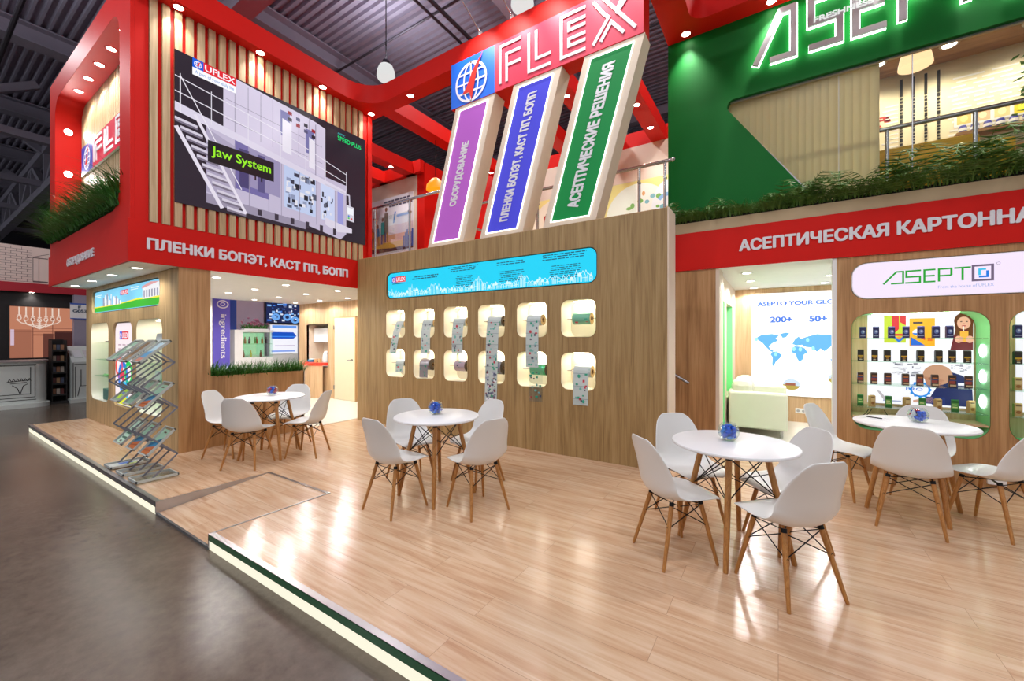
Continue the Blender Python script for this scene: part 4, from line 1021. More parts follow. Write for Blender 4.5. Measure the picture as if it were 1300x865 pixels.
#        y      z     halfwidth  curl up  curl forward
SHELL = [(0.245, 0.420, 0.140, -0.010, 0.0), (0.236, 0.434, 0.178, -0.004, 0.0), (0.17, 0.444, 0.212, 0.006, 0.0), (0.06, 0.432, 0.230, 0.022, 0.0), (-0.05, 0.418, 0.236, 0.045, 0.0),
         (-0.125, 0.424, 0.236, 0.068, 0.018), (-0.178, 0.462, 0.233, 0.066, 0.050), (-0.205, 0.530, 0.227, 0.034, 0.074), (-0.222, 0.610, 0.216, 0.010, 0.072), (-0.240, 0.690, 0.198, 0.0, 0.058),
         (-0.257, 0.762, 0.174, -0.006, 0.040), (-0.268, 0.812, 0.142, -0.010, 0.026), (-0.273, 0.836, 0.098, -0.004, 0.014)]
def shell_mesh():
    mb = MB(); nu, nv = 34, 17; V = []
    for i in range(nu):
        y, z, hw, cz, cy = catmull(SHELL, i / (nu - 1))
        for j in range(nv):
            s = -1 + 2 * j / (nv - 1); a = abs(s) ** 2.2
            V.append((hw * s, y + cy * a, z + cz * a))
    F = [(i * nv + j, i * nv + j + 1, (i + 1) * nv + j + 1, (i + 1) * nv + j) for i in range(nu - 1) for j in range(nv - 1)]
    return mb.add(V, F)
def bake(o):
    dg = bpy.context.evaluated_depsgraph_get(); me = bpy.data.meshes.new_from_object(o.evaluated_get(dg))
    me.name = o.name; o.modifiers.clear(); o.data = me
def make_chair():
    t = thing('dining_chair', 'x', 'chair', group='white shell chairs with wooden legs')
    s = shell_mesh().build('seat_shell', PLASTIC, t, True)
    m = s.modifiers.new('thick', 'SOLIDIFY'); m.thickness = 0.009; m.offset = 0
    m = s.modifiers.new('sub', 'SUBSURF'); m.levels = 1; m.render_levels = 1
    bpy.context.view_layer.update(); bake(s)
    tops = [(x, y) for x in (-0.125, 0.125) for y in (-0.095, 0.115)]
    legs = []
    for x, y in tops:
        p0 = Vector((x, y, 0.412)); p1 = Vector((x / abs(x) * 0.197, 0.195 if y > 0 else -0.2, 0.0))
        legs.append((p0, p1))
        MB().tube([p0, p0.lerp(p1, 0.12), p0.lerp(p1, 0.55), p1.lerp(p0, 0.015), p1], 0.01, 12, rs=[0.0145, 0.0155, 0.014, 0.0105, 0.009]).build('leg', LEGWOOD, t, True)
    b = MB()
    for p0, p1 in legs:
        b.cyl(p0.lerp(p1, 0.0), p0.lerp(p1, 0.055), 0.0165, n=10)
        b.cyl(p0.lerp(p1, 0.37) + Vector((0, -0.014, 0)), p0.lerp(p1, 0.37) + Vector((0, 0.014, 0)), 0.007, n=8)
    for i, j in ((0, 1), (2, 3), (0, 2), (1, 3)):
        a0, a1 = legs[i]; c0, c1 = legs[j]
        b.tube([a0.lerp(a1, 0.06), c0.lerp(c1, 0.38)], 0.0036, 6); b.tube([c0.lerp(c1, 0.06), a0.lerp(a1, 0.38)], 0.0036, 6)
    for i, j in ((0, 3), (1, 2)): b.tube([legs[i][0].lerp(legs[i][1], 0.05), legs[j][0].lerp(legs[j][1], 0.05)], 0.0045, 6)
    b.build('wire_frame', BLACK, t, True)
    return t
def make_table():
    t = thing('round_table', 'x', 'table', group='white round tables with wooden legs')
    MB().lathe([(0.0, 0.742), (0.395, 0.742), (0.403, 0.746), (0.406, 0.754), (0.403, 0.762), (0.396, 0.765), (0.0, 0.765)], n=72).build('tabletop', TABLETOP, t, 30)
    legs = []
    for k in range(4):
        a = k * PI / 2; p0 = Vector((0.2 * math.cos(a), 0.2 * math.sin(a), 0.73)); p1 = Vector((0.362 * math.cos(a), 0.362 * math.sin(a), 0.0)); legs.append((p0, p1))
        MB().tube([p0, p0.lerp(p1, 0.1), p0.lerp(p1, 0.6), p1.lerp(p0, 0.01), p1], 0.02, 12, rs=[0.0185, 0.0205, 0.0195, 0.0165, 0.0145]).build('leg', LEGWOOD, t, True)
    b = MB()
    for k in range(4):
        p0, p1 = legs[k]; q0, q1 = legs[(k + 1) % 4]
        b.cyl(p0 + Vector((0, 0, 0.012)), p0.lerp(p1, 0.06), 0.021, n=12)
        b.tube([p0.lerp(p1, 0.04), q0.lerp(q1, 0.42)], 0.0042, 6); b.tube([q0.lerp(q1, 0.04), p0.lerp(p1, 0.42)], 0.0042, 6)
        b.tube([p0.lerp(p1, 0.2), q0.lerp(q1, 0.42)], 0.0035, 6)
    b.tube([legs[0][0], legs[2][0]], 0.006, 6); b.tube([legs[1][0], legs[3][0]], 0.006, 6)
    b.build('wire_frame', BLACK, t, True)
    return t
TABLES = [((-0.27, 3.297), -92, 'white round table nearest the camera, second from the right'), ((0.988, 4.915), -66, 'white round table in front of the lit showcase with a sheet of paper on it'),
          ((-2.767, 2.906), -51, 'white round table in front of the film roll wall'), ((-5.53, 2.72), -9, 'white round table beside the planted counter at the left')]
tb = make_table()
for i, (p, rot, lab) in enumerate(TABLES):
    o = tb if i == 0 else copy_tree(tb)
    o.location = (p[0], p[1], 0); o.rotation_euler = (0, 0, math.radians(rot)); o['label'] = lab
near, show, mid, left = 'the nearest round table', 'the table by the showcase', 'the table before the roll wall', 'the leftmost table'
CH = [((-0.613, 3.01), (0.71, 0.70), 'white shell chair on the left front side of ' + near), ((0.049, 2.972), (-0.70, 0.71), 'white shell chair closest to us, front right of ' + near),
      ((0.044, 3.62), (-0.80, -0.60), 'white shell chair on the far right side of ' + near), ((-0.63, 3.68), (0.66, -0.75), 'white shell chair on the far left side of ' + near),
      ((0.50, 5.10), (0.89, -0.45), 'white shell chair in side view at the left of ' + show), ((0.885, 4.50), (0.17, 0.985), 'white shell chair with its broad back to us at ' + show),
      ((1.415, 4.765), (-0.75, 0.66), 'white shell chair cut by the right picture edge at ' + show), ((1.14, 5.42), (-0.25, -0.97), 'white shell chair between the showcase and its table'),
      ((-2.858, 2.474), (0.05, 1.0), 'white shell chair at the left front of ' + mid), ((-2.234, 2.862), (-0.95, 0.31), 'white shell chair at the right front of ' + mid),
      ((-2.67, 3.42), (-0.20, -0.98), 'white shell chair at the far right of ' + mid), ((-3.29, 3.06), (0.93, -0.36), 'white shell chair at the far left of ' + mid),
      ((-5.27, 2.345), (-0.55, 0.84), 'white shell chair with its back to us in front of ' + left), ((-5.123, 2.99), (-0.84, -0.55), 'white shell chair in side view at the right of ' + left),
      ((-5.98, 2.42), (0.84, 0.55), 'white shell chair between the counter and ' + left), ((-5.80, 3.12), (0.55, -0.84), 'white shell chair on the far side of ' + left)]
ch = make_chair()
for i, (p, h, lab) in enumerate(CH):
    o = ch if i == 0 else copy_tree(ch)
    o.location = (p[0], p[1], 0); o.rotation_euler = (0, 0, math.atan2(-h[0], h[1])); o['label'] = lab

# ------------------------------------------------------------------ bowls of sweets
def make_bowl():
    t = thing('glass_bowl', 'x', 'bowl', group='round glass bowls of sweets')
    pr = [(0.030, 0.0), (0.052, 0.012), (0.068, 0.04), (0.072, 0.068), (0.064, 0.1), (0.05, 0.12), (0.046, 0.126)]
    MB().lathe([(0.0, 0.001)] + pr + [(0.043, 0.126), (0.047, 0.119), (0.061, 0.098), (0.069, 0.067), (0.065, 0.041), (0.05, 0.016), (0.0, 0.006)], n=40).build('bowl', GLASS, t, True)
    return t
def sweet_mesh(mat):
    mb = MB(); mb.ball((0, 0, 0), 0.0165, 10, 6, sq=(1.4, 0.95, 0.9))
    for s in (-1, 1):
        mb.add([(s * 0.02, 0, 0), (s * 0.034, 0.012, 0.004), (s * 0.035, 0.004, -0.003), (s * 0.035, -0.005, 0.004), (s * 0.034, -0.012, -0.002)], [(0, 1, 2), (0, 2, 3), (0, 3, 4)])
    return mb
SWC = [plain('foil_blue', (24, 92, 226), 0.22, metal=0.35), plain('foil_sky', (40, 140, 236), 0.22, metal=0.35), plain('foil_red', (206, 36, 60), 0.25, metal=0.3), plain('foil_white', (226, 230, 240), 0.25)]
SWN = ['bright blue', 'sky blue', 'red', 'white']
protos = {}
bowl = make_bowl(); r = random.Random(21)
BOWLS = [((-0.303, 3.35, 0.765), near, [0, 0, 1, 0, 1, 0]), ((1.04, 5.0, 0.765), show, [0, 3, 0, 2, 3, 0]), ((-2.82, 2.94, 0.765), mid, [0, 0, 1, 0, 1, 0]), ((-5.56, 2.76, 0.765), left, [0, 2, 3, 0, 1, 2])]
for i, (p, nm, cols) in enumerate(BOWLS):
    o = bowl if i == 0 else copy_tree(bowl)
    o.location = p; o['label'] = 'round glass bowl of sweets on ' + nm
    spots = []; lay = [(0.024, 0.026, 3), (0.044, 0.037, 5), (0.066, 0.040, 6), (0.088, 0.034, 5), (0.104, 0.014, 2)]
    for z, rad, n_ in lay:
        for q in range(n_):
            a = 2 * PI * q / n_ + z * 40; spots.append((rad * math.cos(a), rad * math.sin(a), z))
        if rad > 0.036: spots.append((0.0, 0.0, z))
    for q, s_ in enumerate(spots):
        c = cols[q % 6]
        if c not in protos:
            protos[c] = sweet_mesh(SWC[c]).build('sweet', SWC[c], smooth=True, origin=(0, 0, 0)); w = protos[c]
        else: w = protos[c].copy(); COL.objects.link(w)
        w.location = (p[0] + s_[0], p[1] + s_[1], p[2] + s_[2]); w.rotation_euler = (r.uniform(-0.5, 0.5), r.uniform(-0.6, 0.6), r.uniform(0, 6.28)); w.scale = (0.95,) * 3
        tag(w, '%s wrapped sweet in the glass bowl on %s' % (SWN[c], nm), 'sweet', '%s sweets in the bowl on %s' % (SWN[c], nm))
F = face_up(0.7651)
a = math.radians(-25)
pf = Frame((0.80, 4.98, 0.7652), (math.cos(a), math.sin(a), 0), (-math.sin(a), math.cos(a), 0), (0, 0, 1))
mb = MB().poly(pf, rect(-0.105, 0.105, -0.148, 0.148), 0.0, RGB(240, 240, 244))
for q in range(7): mb.poly(pf, rect(-0.08, 0.08 - 0.02 * (q % 3), 0.09 - q * 0.03, 0.094 - q * 0.03), 0.0004, RGB(176, 178, 186))
tag(mb.build('paper_sheet', PRINT), 'sheet of white paper lying on the table by the showcase', 'paper')
tag(MB().cyl((0.70, 5.06, 0.7705), (0.80, 5.00, 0.7705), 0.0045, n=8).build('pen', BLACKM), 'dark pen lying across the paper on the showcase table', 'pen')

# ------------------------------------------------------------------ film rolls in the niches
def film_colors(r, silver=False):
    return r.choice([RGB(60, 170, 140), RGB(60, 170, 140), RGB(206, 70, 84), RGB(120, 190, 180), RGB(90, 90, 110), RGB(150, 200, 200)])
def film_roll(cx, zc_, x0, x1, rad, core, strip, lab, seed, base=(200, 212, 210), shine=False, skew=0.0, clear=False, foil_below=None):
    """strip: z of the lower end of the hanging film (None = no film)"""
    yc = 4.872
    t = thing('film_roll', lab, 'roll', ((x0 + x1) / 2, yc, zc_ - rad), 'printed film rolls in the wall niches')
    r = random.Random(seed)
    mb = MB(); n_ = 40
    mb.lathe([(rad, x0), (rad, x1)], (0, yc, zc_), n_, axis='X', col=RGB(*base))
    for q in range(16):
        u = r.uniform(x0 + 0.01, x1 - 0.05); a0 = r.uniform(0, 6.28); da = r.uniform(0.1, 0.35); du = r.uniform(0.015, 0.05); rr_ = rad + 0.0006
        c = film_colors(r)
        V = [(u + du * e, yc + rr_ * math.cos(a0 + da * k / 3), zc_ + rr_ * math.sin(a0 + da * k / 3)) for k in range(4) for e in (0, 1)]
        mb.add(V, [(2 * k, 2 * k + 1, 2 * k + 3, 2 * k + 2) for k in range(3)], 0, c)
    mb.build('film_winding', PRINTF if not shine else PRINTS, t, True)
    for xe in (x0, x1): MB().lathe([(0.02, xe), (rad - 0.001, xe)], (0, yc, zc_), n_, axis='X').build('roll_side', core, t)
    MB().lathe([(0.021, x0 - 0.004), (0.03, x0 - 0.004), (0.03, x1 + 0.004), (0.021, x1 + 0.004), (0.021, x0 - 0.004)], (0, yc, zc_), 24, axis='X').build('core', plain('card_core', (120, 84, 44), 0.7), t, True)
    MB().cyl((cx - 0.19, yc, zc_), (cx + 0.2, yc, zc_), 0.005, n=8).cyl((cx - 0.19, yc, zc_), (cx - 0.19, 5.08, zc_), 0.005, n=8).cyl((cx + 0.2, yc, zc_), (cx + 0.2, 5.08, zc_), 0.005, n=8).build('rod', STEEL, t)
    if strip is not None:
        mb = MB(); pts = []
        for k in range(7):
            a_ = PI / 2 + PI / 2 * k / 6; pts.append((yc + (rad + 0.003) * math.cos(a_), zc_ + (rad + 0.003) * math.sin(a_)))
        out = 4.772
        if strip < zc_ - 0.25: pts += [(out + 0.006, zc_ - 0.14), (out, zc_ - 0.24)]
        pts.append((out if strip < zc_ - 0.25 else yc - rad - 0.01, strip))
        xa, xb = x0 + 0.004, x1 - 0.02
        V = []
        for y_, z_ in pts:
            s_ = skew * max(0, zc_ - z_)
            V += [(xa + s_, y_, z_), (xb + s_, y_, z_)]
        Fq = [(2 * k, 2 * k + 1, 2 * k + 3, 2 * k + 2) for k in range(len(pts) - 1)]
        if clear: MB().add(V, Fq).build('clear_film', ACRYL, t)
        else: mb.add(V, Fq, 0, RGB(*base))
        yr = yc - rad - 0.006
        yf = lambda z_: (yr + (out - yr) * min(1, max(0, (zc_ - z_) / 0.24)) if strip < zc_ - 0.25 else yc - rad - 0.012) - 0.004
        z_ = zc_ - 0.02; row = 0
        while z_ > strip + 0.05:
            foil = foil_below is not None and z_ < foil_below
            for q in range(11 if foil else 3):
                cu = r.uniform(xa + 0.025, xb - 0.025); cv = z_ - r.uniform(0, 0.075); ru, rv = r.uniform(0.012, 0.026), r.uniform(0.011, 0.024); s_ = skew * max(0, zc_ - cv)
                cc = r.choice([RGB(240, 242, 248), RGB(120, 120, 150), RGB(60, 150, 120), RGB(170, 176, 196), RGB(130, 70, 84), RGB(96, 104, 130)]) if foil else film_colors(r)
                n8 = 8 if q % 2 else 4
                mb.add([(cu + s_ + ru * math.cos(2 * PI * j / n8 + 0.78), yf(cv) - 0.0003 * q, cv + rv * math.sin(2 * PI * j / n8 + 0.78)) for j in range(n8)], [tuple(range(n8))], 0, cc)
            if row % 2 == 0 and not foil and not clear:
                s_ = skew * max(0, zc_ - z_)
                mb.add([(xa + s_, yf(z_), z_), (xb + s_, yf(z_), z_), (xb + s_, yf(z_), z_ - 0.004), (xa + s_, yf(z_), z_ - 0.004)], [(0, 1, 2, 3)], 0, RGB(96, 130, 140))
                for q in range(5): mb.add([(xa + 0.01 + s_, yf(z_), z_ - 0.02 - q * 0.011), (xb - 0.03 * (q % 3) - 0.02 + s_, yf(z_), z_ - 0.02 - q * 0.011), (xb - 0.03 * (q % 3) - 0.02 + s_, yf(z_), z_ - 0.0225 - q * 0.011), (xa + 0.01 + s_, yf(z_), z_ - 0.0225 - q * 0.011)], [(0, 1, 2, 3)], 0, RGB(176, 190, 194))
            z_ -= 0.08; row += 1
        mb.build('film_end', PRINTF if not shine else PRINTS, t)
    return t
PRINTF = printed('film_print', 0, 0.3)
PRINTS = printed('foil_film_print', 0, 0.18); PRINTS.node_tree.nodes['Principled BSDF'].inputs['Metallic'].default_value = 0.45
CARD = plain('roll_side_card', (226, 196, 140), 0.6); DARKC = plain('roll_side_dark', (52, 36, 24), 0.5)
cx = [(a + b) / 2 for a, b in NX]; zu, zl = 1.765, 1.09
film_roll(cx[0], zu, cx[0] - 0.02, cx[0] + 0.17, 0.06, CARD, 1.26, 'film roll with twisted hanging end in the upper niche farthest left', 1, skew=-0.25)
film_roll(cx[1], zu, cx[1] - 0.06, cx[1] + 0.17, 0.06, CARD, 1.27, 'film roll with white film hanging down in the second upper niche from the left', 2)
film_roll(cx[2], zu, cx[2] - 0.07, cx[2] + 0.17, 0.065, CARD, 1.29, 'film roll with pale film hanging down in the third upper niche from the left', 3)
film_roll(cx[3], zu, cx[3] - 0.08, cx[3] + 0.16, 0.075, DARKC, 0.53, 'film roll with the longest hanging film, reaching below the lower niche', 4, foil_below=1.06, skew=-0.03)
film_roll(cx[4], zu, cx[4] - 0.09, cx[4] + 0.13, 0.075, CARD, 1.12, 'film roll with hanging film in the fifth upper niche from the left', 5)
film_roll(cx[5], zu, cx[5] - 0.09, cx[5] + 0.15, 0.075, CARD, None, 'green printed film roll without hanging end in the upper right niche', 6, base=(120, 190, 160))
film_roll(cx[0], zl, cx[0] - 0.03, cx[0] + 0.17, 0.055, DARKC, 0.93, 'film roll with short loose end in the lower niche farthest left', 7)
film_roll(cx[1], zl, cx[1] - 0.09, cx[1] + 0.12, 0.095, DARKC, 0.88, 'thick silver film roll in the second lower niche from the left', 8, base=(170, 170, 180), shine=True)
film_roll(cx[2], zl, cx[2] - 0.04, cx[2] + 0.17, 0.085, DARKC, None, 'silver and pink film roll in the third lower niche from the left', 9, base=(190, 176, 190), shine=True)
film_roll(cx[3], zl, cx[3] + 0.02, cx[3] + 0.16, 0.1, DARKC, None, 'thick dark-sided film roll behind the longest hanging film', 10, base=(150, 150, 170), shine=True)
film_roll(cx[4], zl, cx[4] - 0.04, cx[4] + 0.19, 0.08, DARKC, 0.66, 'bright green foil film roll in the fifth lower niche from the left', 11, base=(90, 200, 130), shine=True, clear=True)
film_roll(cx[5], zl, cx[5] - 0.07, cx[5] + 0.16, 0.075, CARD, 0.67, 'film roll with film hanging out of the lower right niche', 12)

# ------------------------------------------------------------------ zigzag brochure rack
t = thing('brochure_rack', 'folding zigzag brochure rack with clear trays and grey arms beside the left wall', 'rack', (-6.06, 1.6, 0))
PATH = [(1.50, 0.012), (1.735, 0.25), (1.465, 0.50), (1.735, 0.755), (1.425, 1.01), (1.71, 1.25), (1.56, 1.37)]
cols = [(-6.63, -6.36), (-6.18, -5.93), (-5.76, -5.50)]
for a, b in cols:
    for xx in (a + 0.012, b - 0.012):
        mb = MB()
        for (y0, z0), (y1, z1) in zip(PATH[:-1], PATH[1:]): mb.bar((xx, y0, z0), (xx, y1, z1), 0.017, 0.006, up=(1, 0, 0))
        mb.build('arm', GREYARM, t)
for y_, z_ in ((1.735, 0.25), (1.735, 0.755), (1.71, 1.25)):
    for a, b in cols: MB().cyl((a + 0.012, y_, z_), (b - 0.012, y_, z_), 0.006, n=8).build('hinge_rod', GREYARM, t)
TR = [((1.385, 0.012), (1.745, 0.012)), ((1.48, 0.265), (1.725, 0.515)), ((1.455, 0.765), (1.71, 1.015)), ((1.42, 1.245), (1.685, 1.475))]
for a, b in cols:
    for (y0, z0), (y1, z1) in TR:
        d = Vector((0, y1 - y0, z1 - z0)); L_ = d.length; d.normalize(); nrm = Vector((1, 0, 0)).cross(d)
        fr = Frame(((a + b) / 2, y0, z0), (1, 0, 0), d, nrm); h = (b - a) / 2
        tr = MB().fbox(fr, -h, h, 0, L_, 0, 0.004).build('tray', ACRYL, t)
        mb = MB()
        for u0, u1, v0, v1 in ((-h, h, 0, 0.012), (-h, h, L_ - 0.012, L_), (-h, -h + 0.01, 0, L_), (h - 0.01, h, 0, L_)): mb.fbox(fr, u0, u1, v0, v1, 0.004, 0.028)
        mb.build('tray_rim', plain('frosted_rim', (190, 196, 192), 0.3), tr)
def brochure(ci, ti, kind, lab, off=0.0):
    a, b = cols[ci]; (y0, z0), (y1, z1) = TR[ti]
    d = Vector((0, y1 - y0, z1 - z0)); L_ = d.length; d.normalize(); nrm = Vector((1, 0, 0)).cross(d)
    fr = Frame(((a + b) / 2 + off, y0, z0), (1, 0, 0), d, nrm); h = 0.104; v0, v1 = 0.02, 0.02 + 0.297
    mb = MB().fbox(fr, -h, h, v0, v1, 0.006, 0.012, 0, RGB(236, 236, 232))
    P = lambda x, y: (-h + 2 * h * x, v0 + (v1 - v0) * y); w = 0.0125
    q = lambda pts, c, k=0: mb.poly(fr, [P(*p) for p in pts], w + 0.0004 * k, RGB(*c))
    if kind == 'wave':
        q([(0, 0), (1, 0), (1, 1), (0, 1)], (166, 206, 178)); q([(0, 0), (1, 0), (1, 0.72), (0, 0.4)], (52, 128, 170), 1); q([(0, 0.22), (0, 0.4), (1, 0.72), (1, 0.6)], (30, 96, 130), 2)
        q([(0, 0), (1, 0), (1, 0.36), (0, 0.2)], (196, 108, 54), 3); q([(0, 0.08), (1, 0.16), (1, 0.2), (0, 0.12)], (150, 70, 40), 4); q([(0.3, 0.86), (0.62, 0.86), (0.62, 0.91), (0.3, 0.91)], (110, 80, 60), 5)
    elif kind == 'list':
        q([(0, 0), (1, 0), (1, 1), (0, 1)], (190, 222, 200))
        for k in range(3): q([(0.12, 0.2 + k * 0.2), (0.85, 0.2 + k * 0.2), (0.85, 0.28 + k * 0.2), (0.12, 0.28 + k * 0.2)], (70, 110, 90), 1)
        q([(0.3, 0.05), (0.6, 0.05), (0.6, 0.12), (0.3, 0.12)], (80, 70, 60), 1)
    elif kind == 'lime':
        q([(0, 0), (1, 0), (1, 1), (0, 1)], (150, 176, 150)); q([(0.1, 0.1), (0.55, 0.1), (0.55, 0.62), (0.1, 0.62)], (190, 230, 60), 1); q([(0.15, 0.3), (0.5, 0.3), (0.5, 0.4), (0.15, 0.4)], (90, 110, 200), 2)
    elif kind == 'sage':
        q([(0, 0), (1, 0), (1, 1), (0, 1)], (140, 176, 150)); q([(0.1, 0.6), (0.7, 0.6), (0.7, 0.75), (0.1, 0.75)], (200, 214, 196), 1); q([(0.2, 0.2), (0.8, 0.2), (0.8, 0.4), (0.2, 0.4)], (100, 140, 120), 1)
    elif kind == 'brown':
        q([(0, 0), (1, 0), (1, 1), (0, 1)], (120, 92, 60)); q([(0.08, 0.05), (0.92, 0.05), (0.92, 0.3), (0.08, 0.3)], (150, 120, 84), 1)
    elif kind == 'sky':
        q([(0, 0), (1, 0), (1, 1), (0, 1)], (176, 204, 214)); q([(0, 0.2), (1, 0.2), (1, 0.6), (0, 0.5)], (90, 150, 190), 1); q([(0, 0), (1, 0), (1, 0.2), (0, 0.2)], (200, 130, 110), 1)
    elif kind == 'bluegreen':
        q([(0, 0), (1, 0), (1, 1), (0, 1)], (200, 206, 200)); q([(0.1, 0.3), (0.5, 0.3), (0.5, 0.7), (0.1, 0.7)], (60, 110, 200), 1); q([(0.55, 0.4), (0.9, 0.4), (0.9, 0.8), (0.55, 0.8)], (190, 220, 80), 1)
    tag(mb.build('brochure', PRINT), lab, 'brochure', 'brochures in the zigzag rack')
brochure(0, 0, 'bluegreen', 'brochure lying in the leftmost floor tray of the rack')
brochure(0, 1, 'list', 'pale green list brochure in the lowest tilted tray of the rack, left'); brochure(1, 1, 'wave', 'teal and orange brochure in the lowest tilted tray row, middle'); brochure(2, 1, 'wave', 'teal and orange brochure in the lowest tilted tray row, right')
brochure(0, 2, 'lime', 'lime green brochure in the middle tray row of the rack, left'); brochure(1, 2, 'sage', 'sage green brochure in the middle tray row of the rack, centre'); brochure(2, 2, 'wave', 'teal and orange brochure in the middle tray row of the rack, right')
brochure(0, 3, 'sage', 'sage brochure in the top tray row of the rack, left'); brochure(1, 3, 'brown', 'brown brochure in the top tray row of the rack, centre'); brochure(2, 3, 'sky', 'pale blue brochure in the top tray row of the rack, right')

# ------------------------------------------------------------------ planting
def blades(mb, n_, base, rnd, lmin, lmax, lean, out=(0, 0, 0), width=0.008, droop=0.5):
    for q in range(n_):
        x, y, z = base(rnd); L_ = rnd.uniform(lmin, lmax); a = rnd.uniform(0, 2 * PI); le = rnd.uniform(0.15, 1) * lean
        dx, dy = math.cos(a) * le + out[0], math.sin(a) * le + out[1]
        px, py = -math.sin(a) * width, math.cos(a) * width
        V = []
        for k in range(5):
            s = k / 4; w_ = (1 - s) ** 0.7 if s > 0 else 0.8
            cx_, cy_, cz_ = x + dx * L_ * s * (0.5 + 0.7 * s), y + dy * L_ * s * (0.5 + 0.7 * s), z + L_ * (s - droop * s * s * (0.4 + le))
            V += [(cx_ - px * w_, cy_ - py * w_, cz_), (cx_ + px * w_, cy_ + py * w_, cz_)]
        mb.add(V, [(2 * k, 2 * k + 1, 2 * k + 3, 2 * k + 2) for k in range(4)])
rnd = random.Random(4)
t = thing('planter_hedge', 'row of grassy artificial plants along the kitchen counter top', 'plants', (-6.75, 3.1, 0.8))
MB().box(-6.895, -6.625, 2.45, 3.765, 0.8, 0.93).build('planter_box', SOIL, t)
mb = MB(); blades(mb, 1700, lambda r: (r.uniform(-6.88, -6.62), r.uniform(2.44, 3.80), 0.92), rnd, 0.2, 0.44, 0.8, (0.22, 0, 0), 0.0065, 0.55)
mb.build('foliage', LEAF, t)
t = thing('planter_hedge', 'grassy artificial plants spilling out of the red tower opening', 'plants', (-8.8, 1.75, 3.17))
MB().box(-10.58, -7.0, 1.63, 1.92, 3.172, 3.21).build('planter_box', SOIL, t)
mb = MB(); blades(mb, 2600, lambda r: (r.uniform(-10.95, -6.99), r.uniform(1.55, 1.9), 3.27 + (0.1 if r.random() < 0.4 else 0)), rnd, 0.25, 0.62, 0.75, (0, -0.35, 0), 0.009, 0.6)
blades(mb, 900, lambda r: (r.uniform(-10.9, -6.99), r.uniform(1.55, 1.62), 3.2), rnd, 0.2, 0.4, 0.6, (0, -0.55, 0), 0.009, 0.9)
mb.build('foliage', LEAF, t)
def frond(mb, p, ang, L_, rise, rnd, n_=12):
    d = Vector((math.cos(ang), math.sin(ang), 0)); side = Vector((-d.y, d.x, 0)); prev = None
    for k in range(n_ + 1):
        s = k / n_; c = Vector(p) + d * (L_ * s * 0.85) + Vector((0, 0, rise * L_ * (s * 1.35 - s * s * 1.15)))
        if prev is not None and k > 1:
            ll_ = L_ * 0.42 * math.sin(PI * min(1, s * 0.85 + 0.12)) ** 0.7
            for sg in (-1, 1):
                tip = c + side * sg * ll_ * 0.75 + d * ll_ * 0.6 + Vector((0, 0, -0.25 * ll_)); w_ = (c - prev) * 0.3
                mb.add([prev, prev + w_ * 1.3, tip], [(0, 1, 2)])
        if prev is not None:
            e = side * 0.003; mb.add([prev - e, prev + e, c + e, c - e], [(0, 1, 2, 3)])
        prev = c
t = thing('planter_hedge', 'long bank of dark palm fronds on the ledge above the red fascia', 'plants', (0.9, 6.3, 3.118))
MB().box(-1.32, 3.3, 6.125, 6.20, 3.12, 3.16).build('planter_box', SOIL, t)
mb = MB()
for q in range(330):
    x = -1.35 + 4.7 * rnd.random(); a = rnd.uniform(-PI, 0) if rnd.random() < 0.65 else rnd.choice([rnd.uniform(-0.1, 0.2), rnd.uniform(PI - 0.2, PI + 0.1)])
    amp = 0.8 + 0.55 * max(0, min(1, (x + 0.6) / 2.2))
    frond(mb, (x, 6.09 + 0.07 * rnd.random(), 3.14), a, rnd.uniform(0.26, 0.5) * amp, rnd.uniform(0.3, 1.7), rnd)
blades(mb, 1100, lambda r: (r.uniform(-1.35, 3.3), r.uniform(6.06, 6.18), 3.13), rnd, 0.12, 0.3, 0.8, (0, -0.15, 0), 0.007, 0.5)
mb.build('foliage', LEAFD, t)
# ------------------------------------------------------------------ showcase with cartons
F = face_front(6.46)
t = thing('light_box', 'backlit picture wall at the back of the showcase with drinking child and cartons', 'light box', (1.34, 6.465, 0.5))
MB().fbox(F, 0.90, 1.78, 0.74, 1.80, -0.01, 0.0).build('box_body', WHITE, t)
mb = MB(); mb.poly(F, rect(0.902, 1.778, 0.742, 1.798), 0.001, RGB(246, 246, 250))
q = lambda pts, c, k=0: mb.poly(F, pts, 0.002 + 0.0005 * k, RGB(*c))
# two carton pictures
q(rect(1.05, 1.24, 1.46, 1.78), (196, 214, 60)); q([(1.12, 1.78), (1.18, 1.78), (1.18, 1.62), (1.15, 1.58), (1.12, 1.62)], (216, 50, 60), 1); q([(1.19, 1.78), (1.24, 1.78), (1.24, 1.66), (1.19, 1.70)], (216, 50, 60), 1)
q(rect(1.10, 1.22, 1.54, 1.565), (216, 60, 60), 1); q([(1.12, 1.53), (1.24, 1.53), (1.18, 1.46)], (50, 120, 214), 2); q([(1.15, 1.53), (1.21, 1.53), (1.18, 1.495)], (240, 150, 60), 3)
q(rect(1.27, 1.48, 1.42, 1.74), (244, 178, 44)); q(ell(1.34, 1.58, 0.045, 0.04), (244, 244, 240), 1); q(ell(1.34, 1.575, 0.045, 0.03, 12, PI, 2 * PI), (50, 120, 214), 2)
q([(1.28, 1.43), (1.40, 1.43), (1.28, 1.53)], (50, 110, 214), 2); q([(1.34, 1.53), (1.40, 1.53), (1.40, 1.49)], (216, 60, 60), 2); q(rect(1.42, 1.46, 1.48, 1.52), (230, 120, 40), 1); q(rect(1.30, 1.38, 1.68, 1.70), (60, 60, 70), 1)
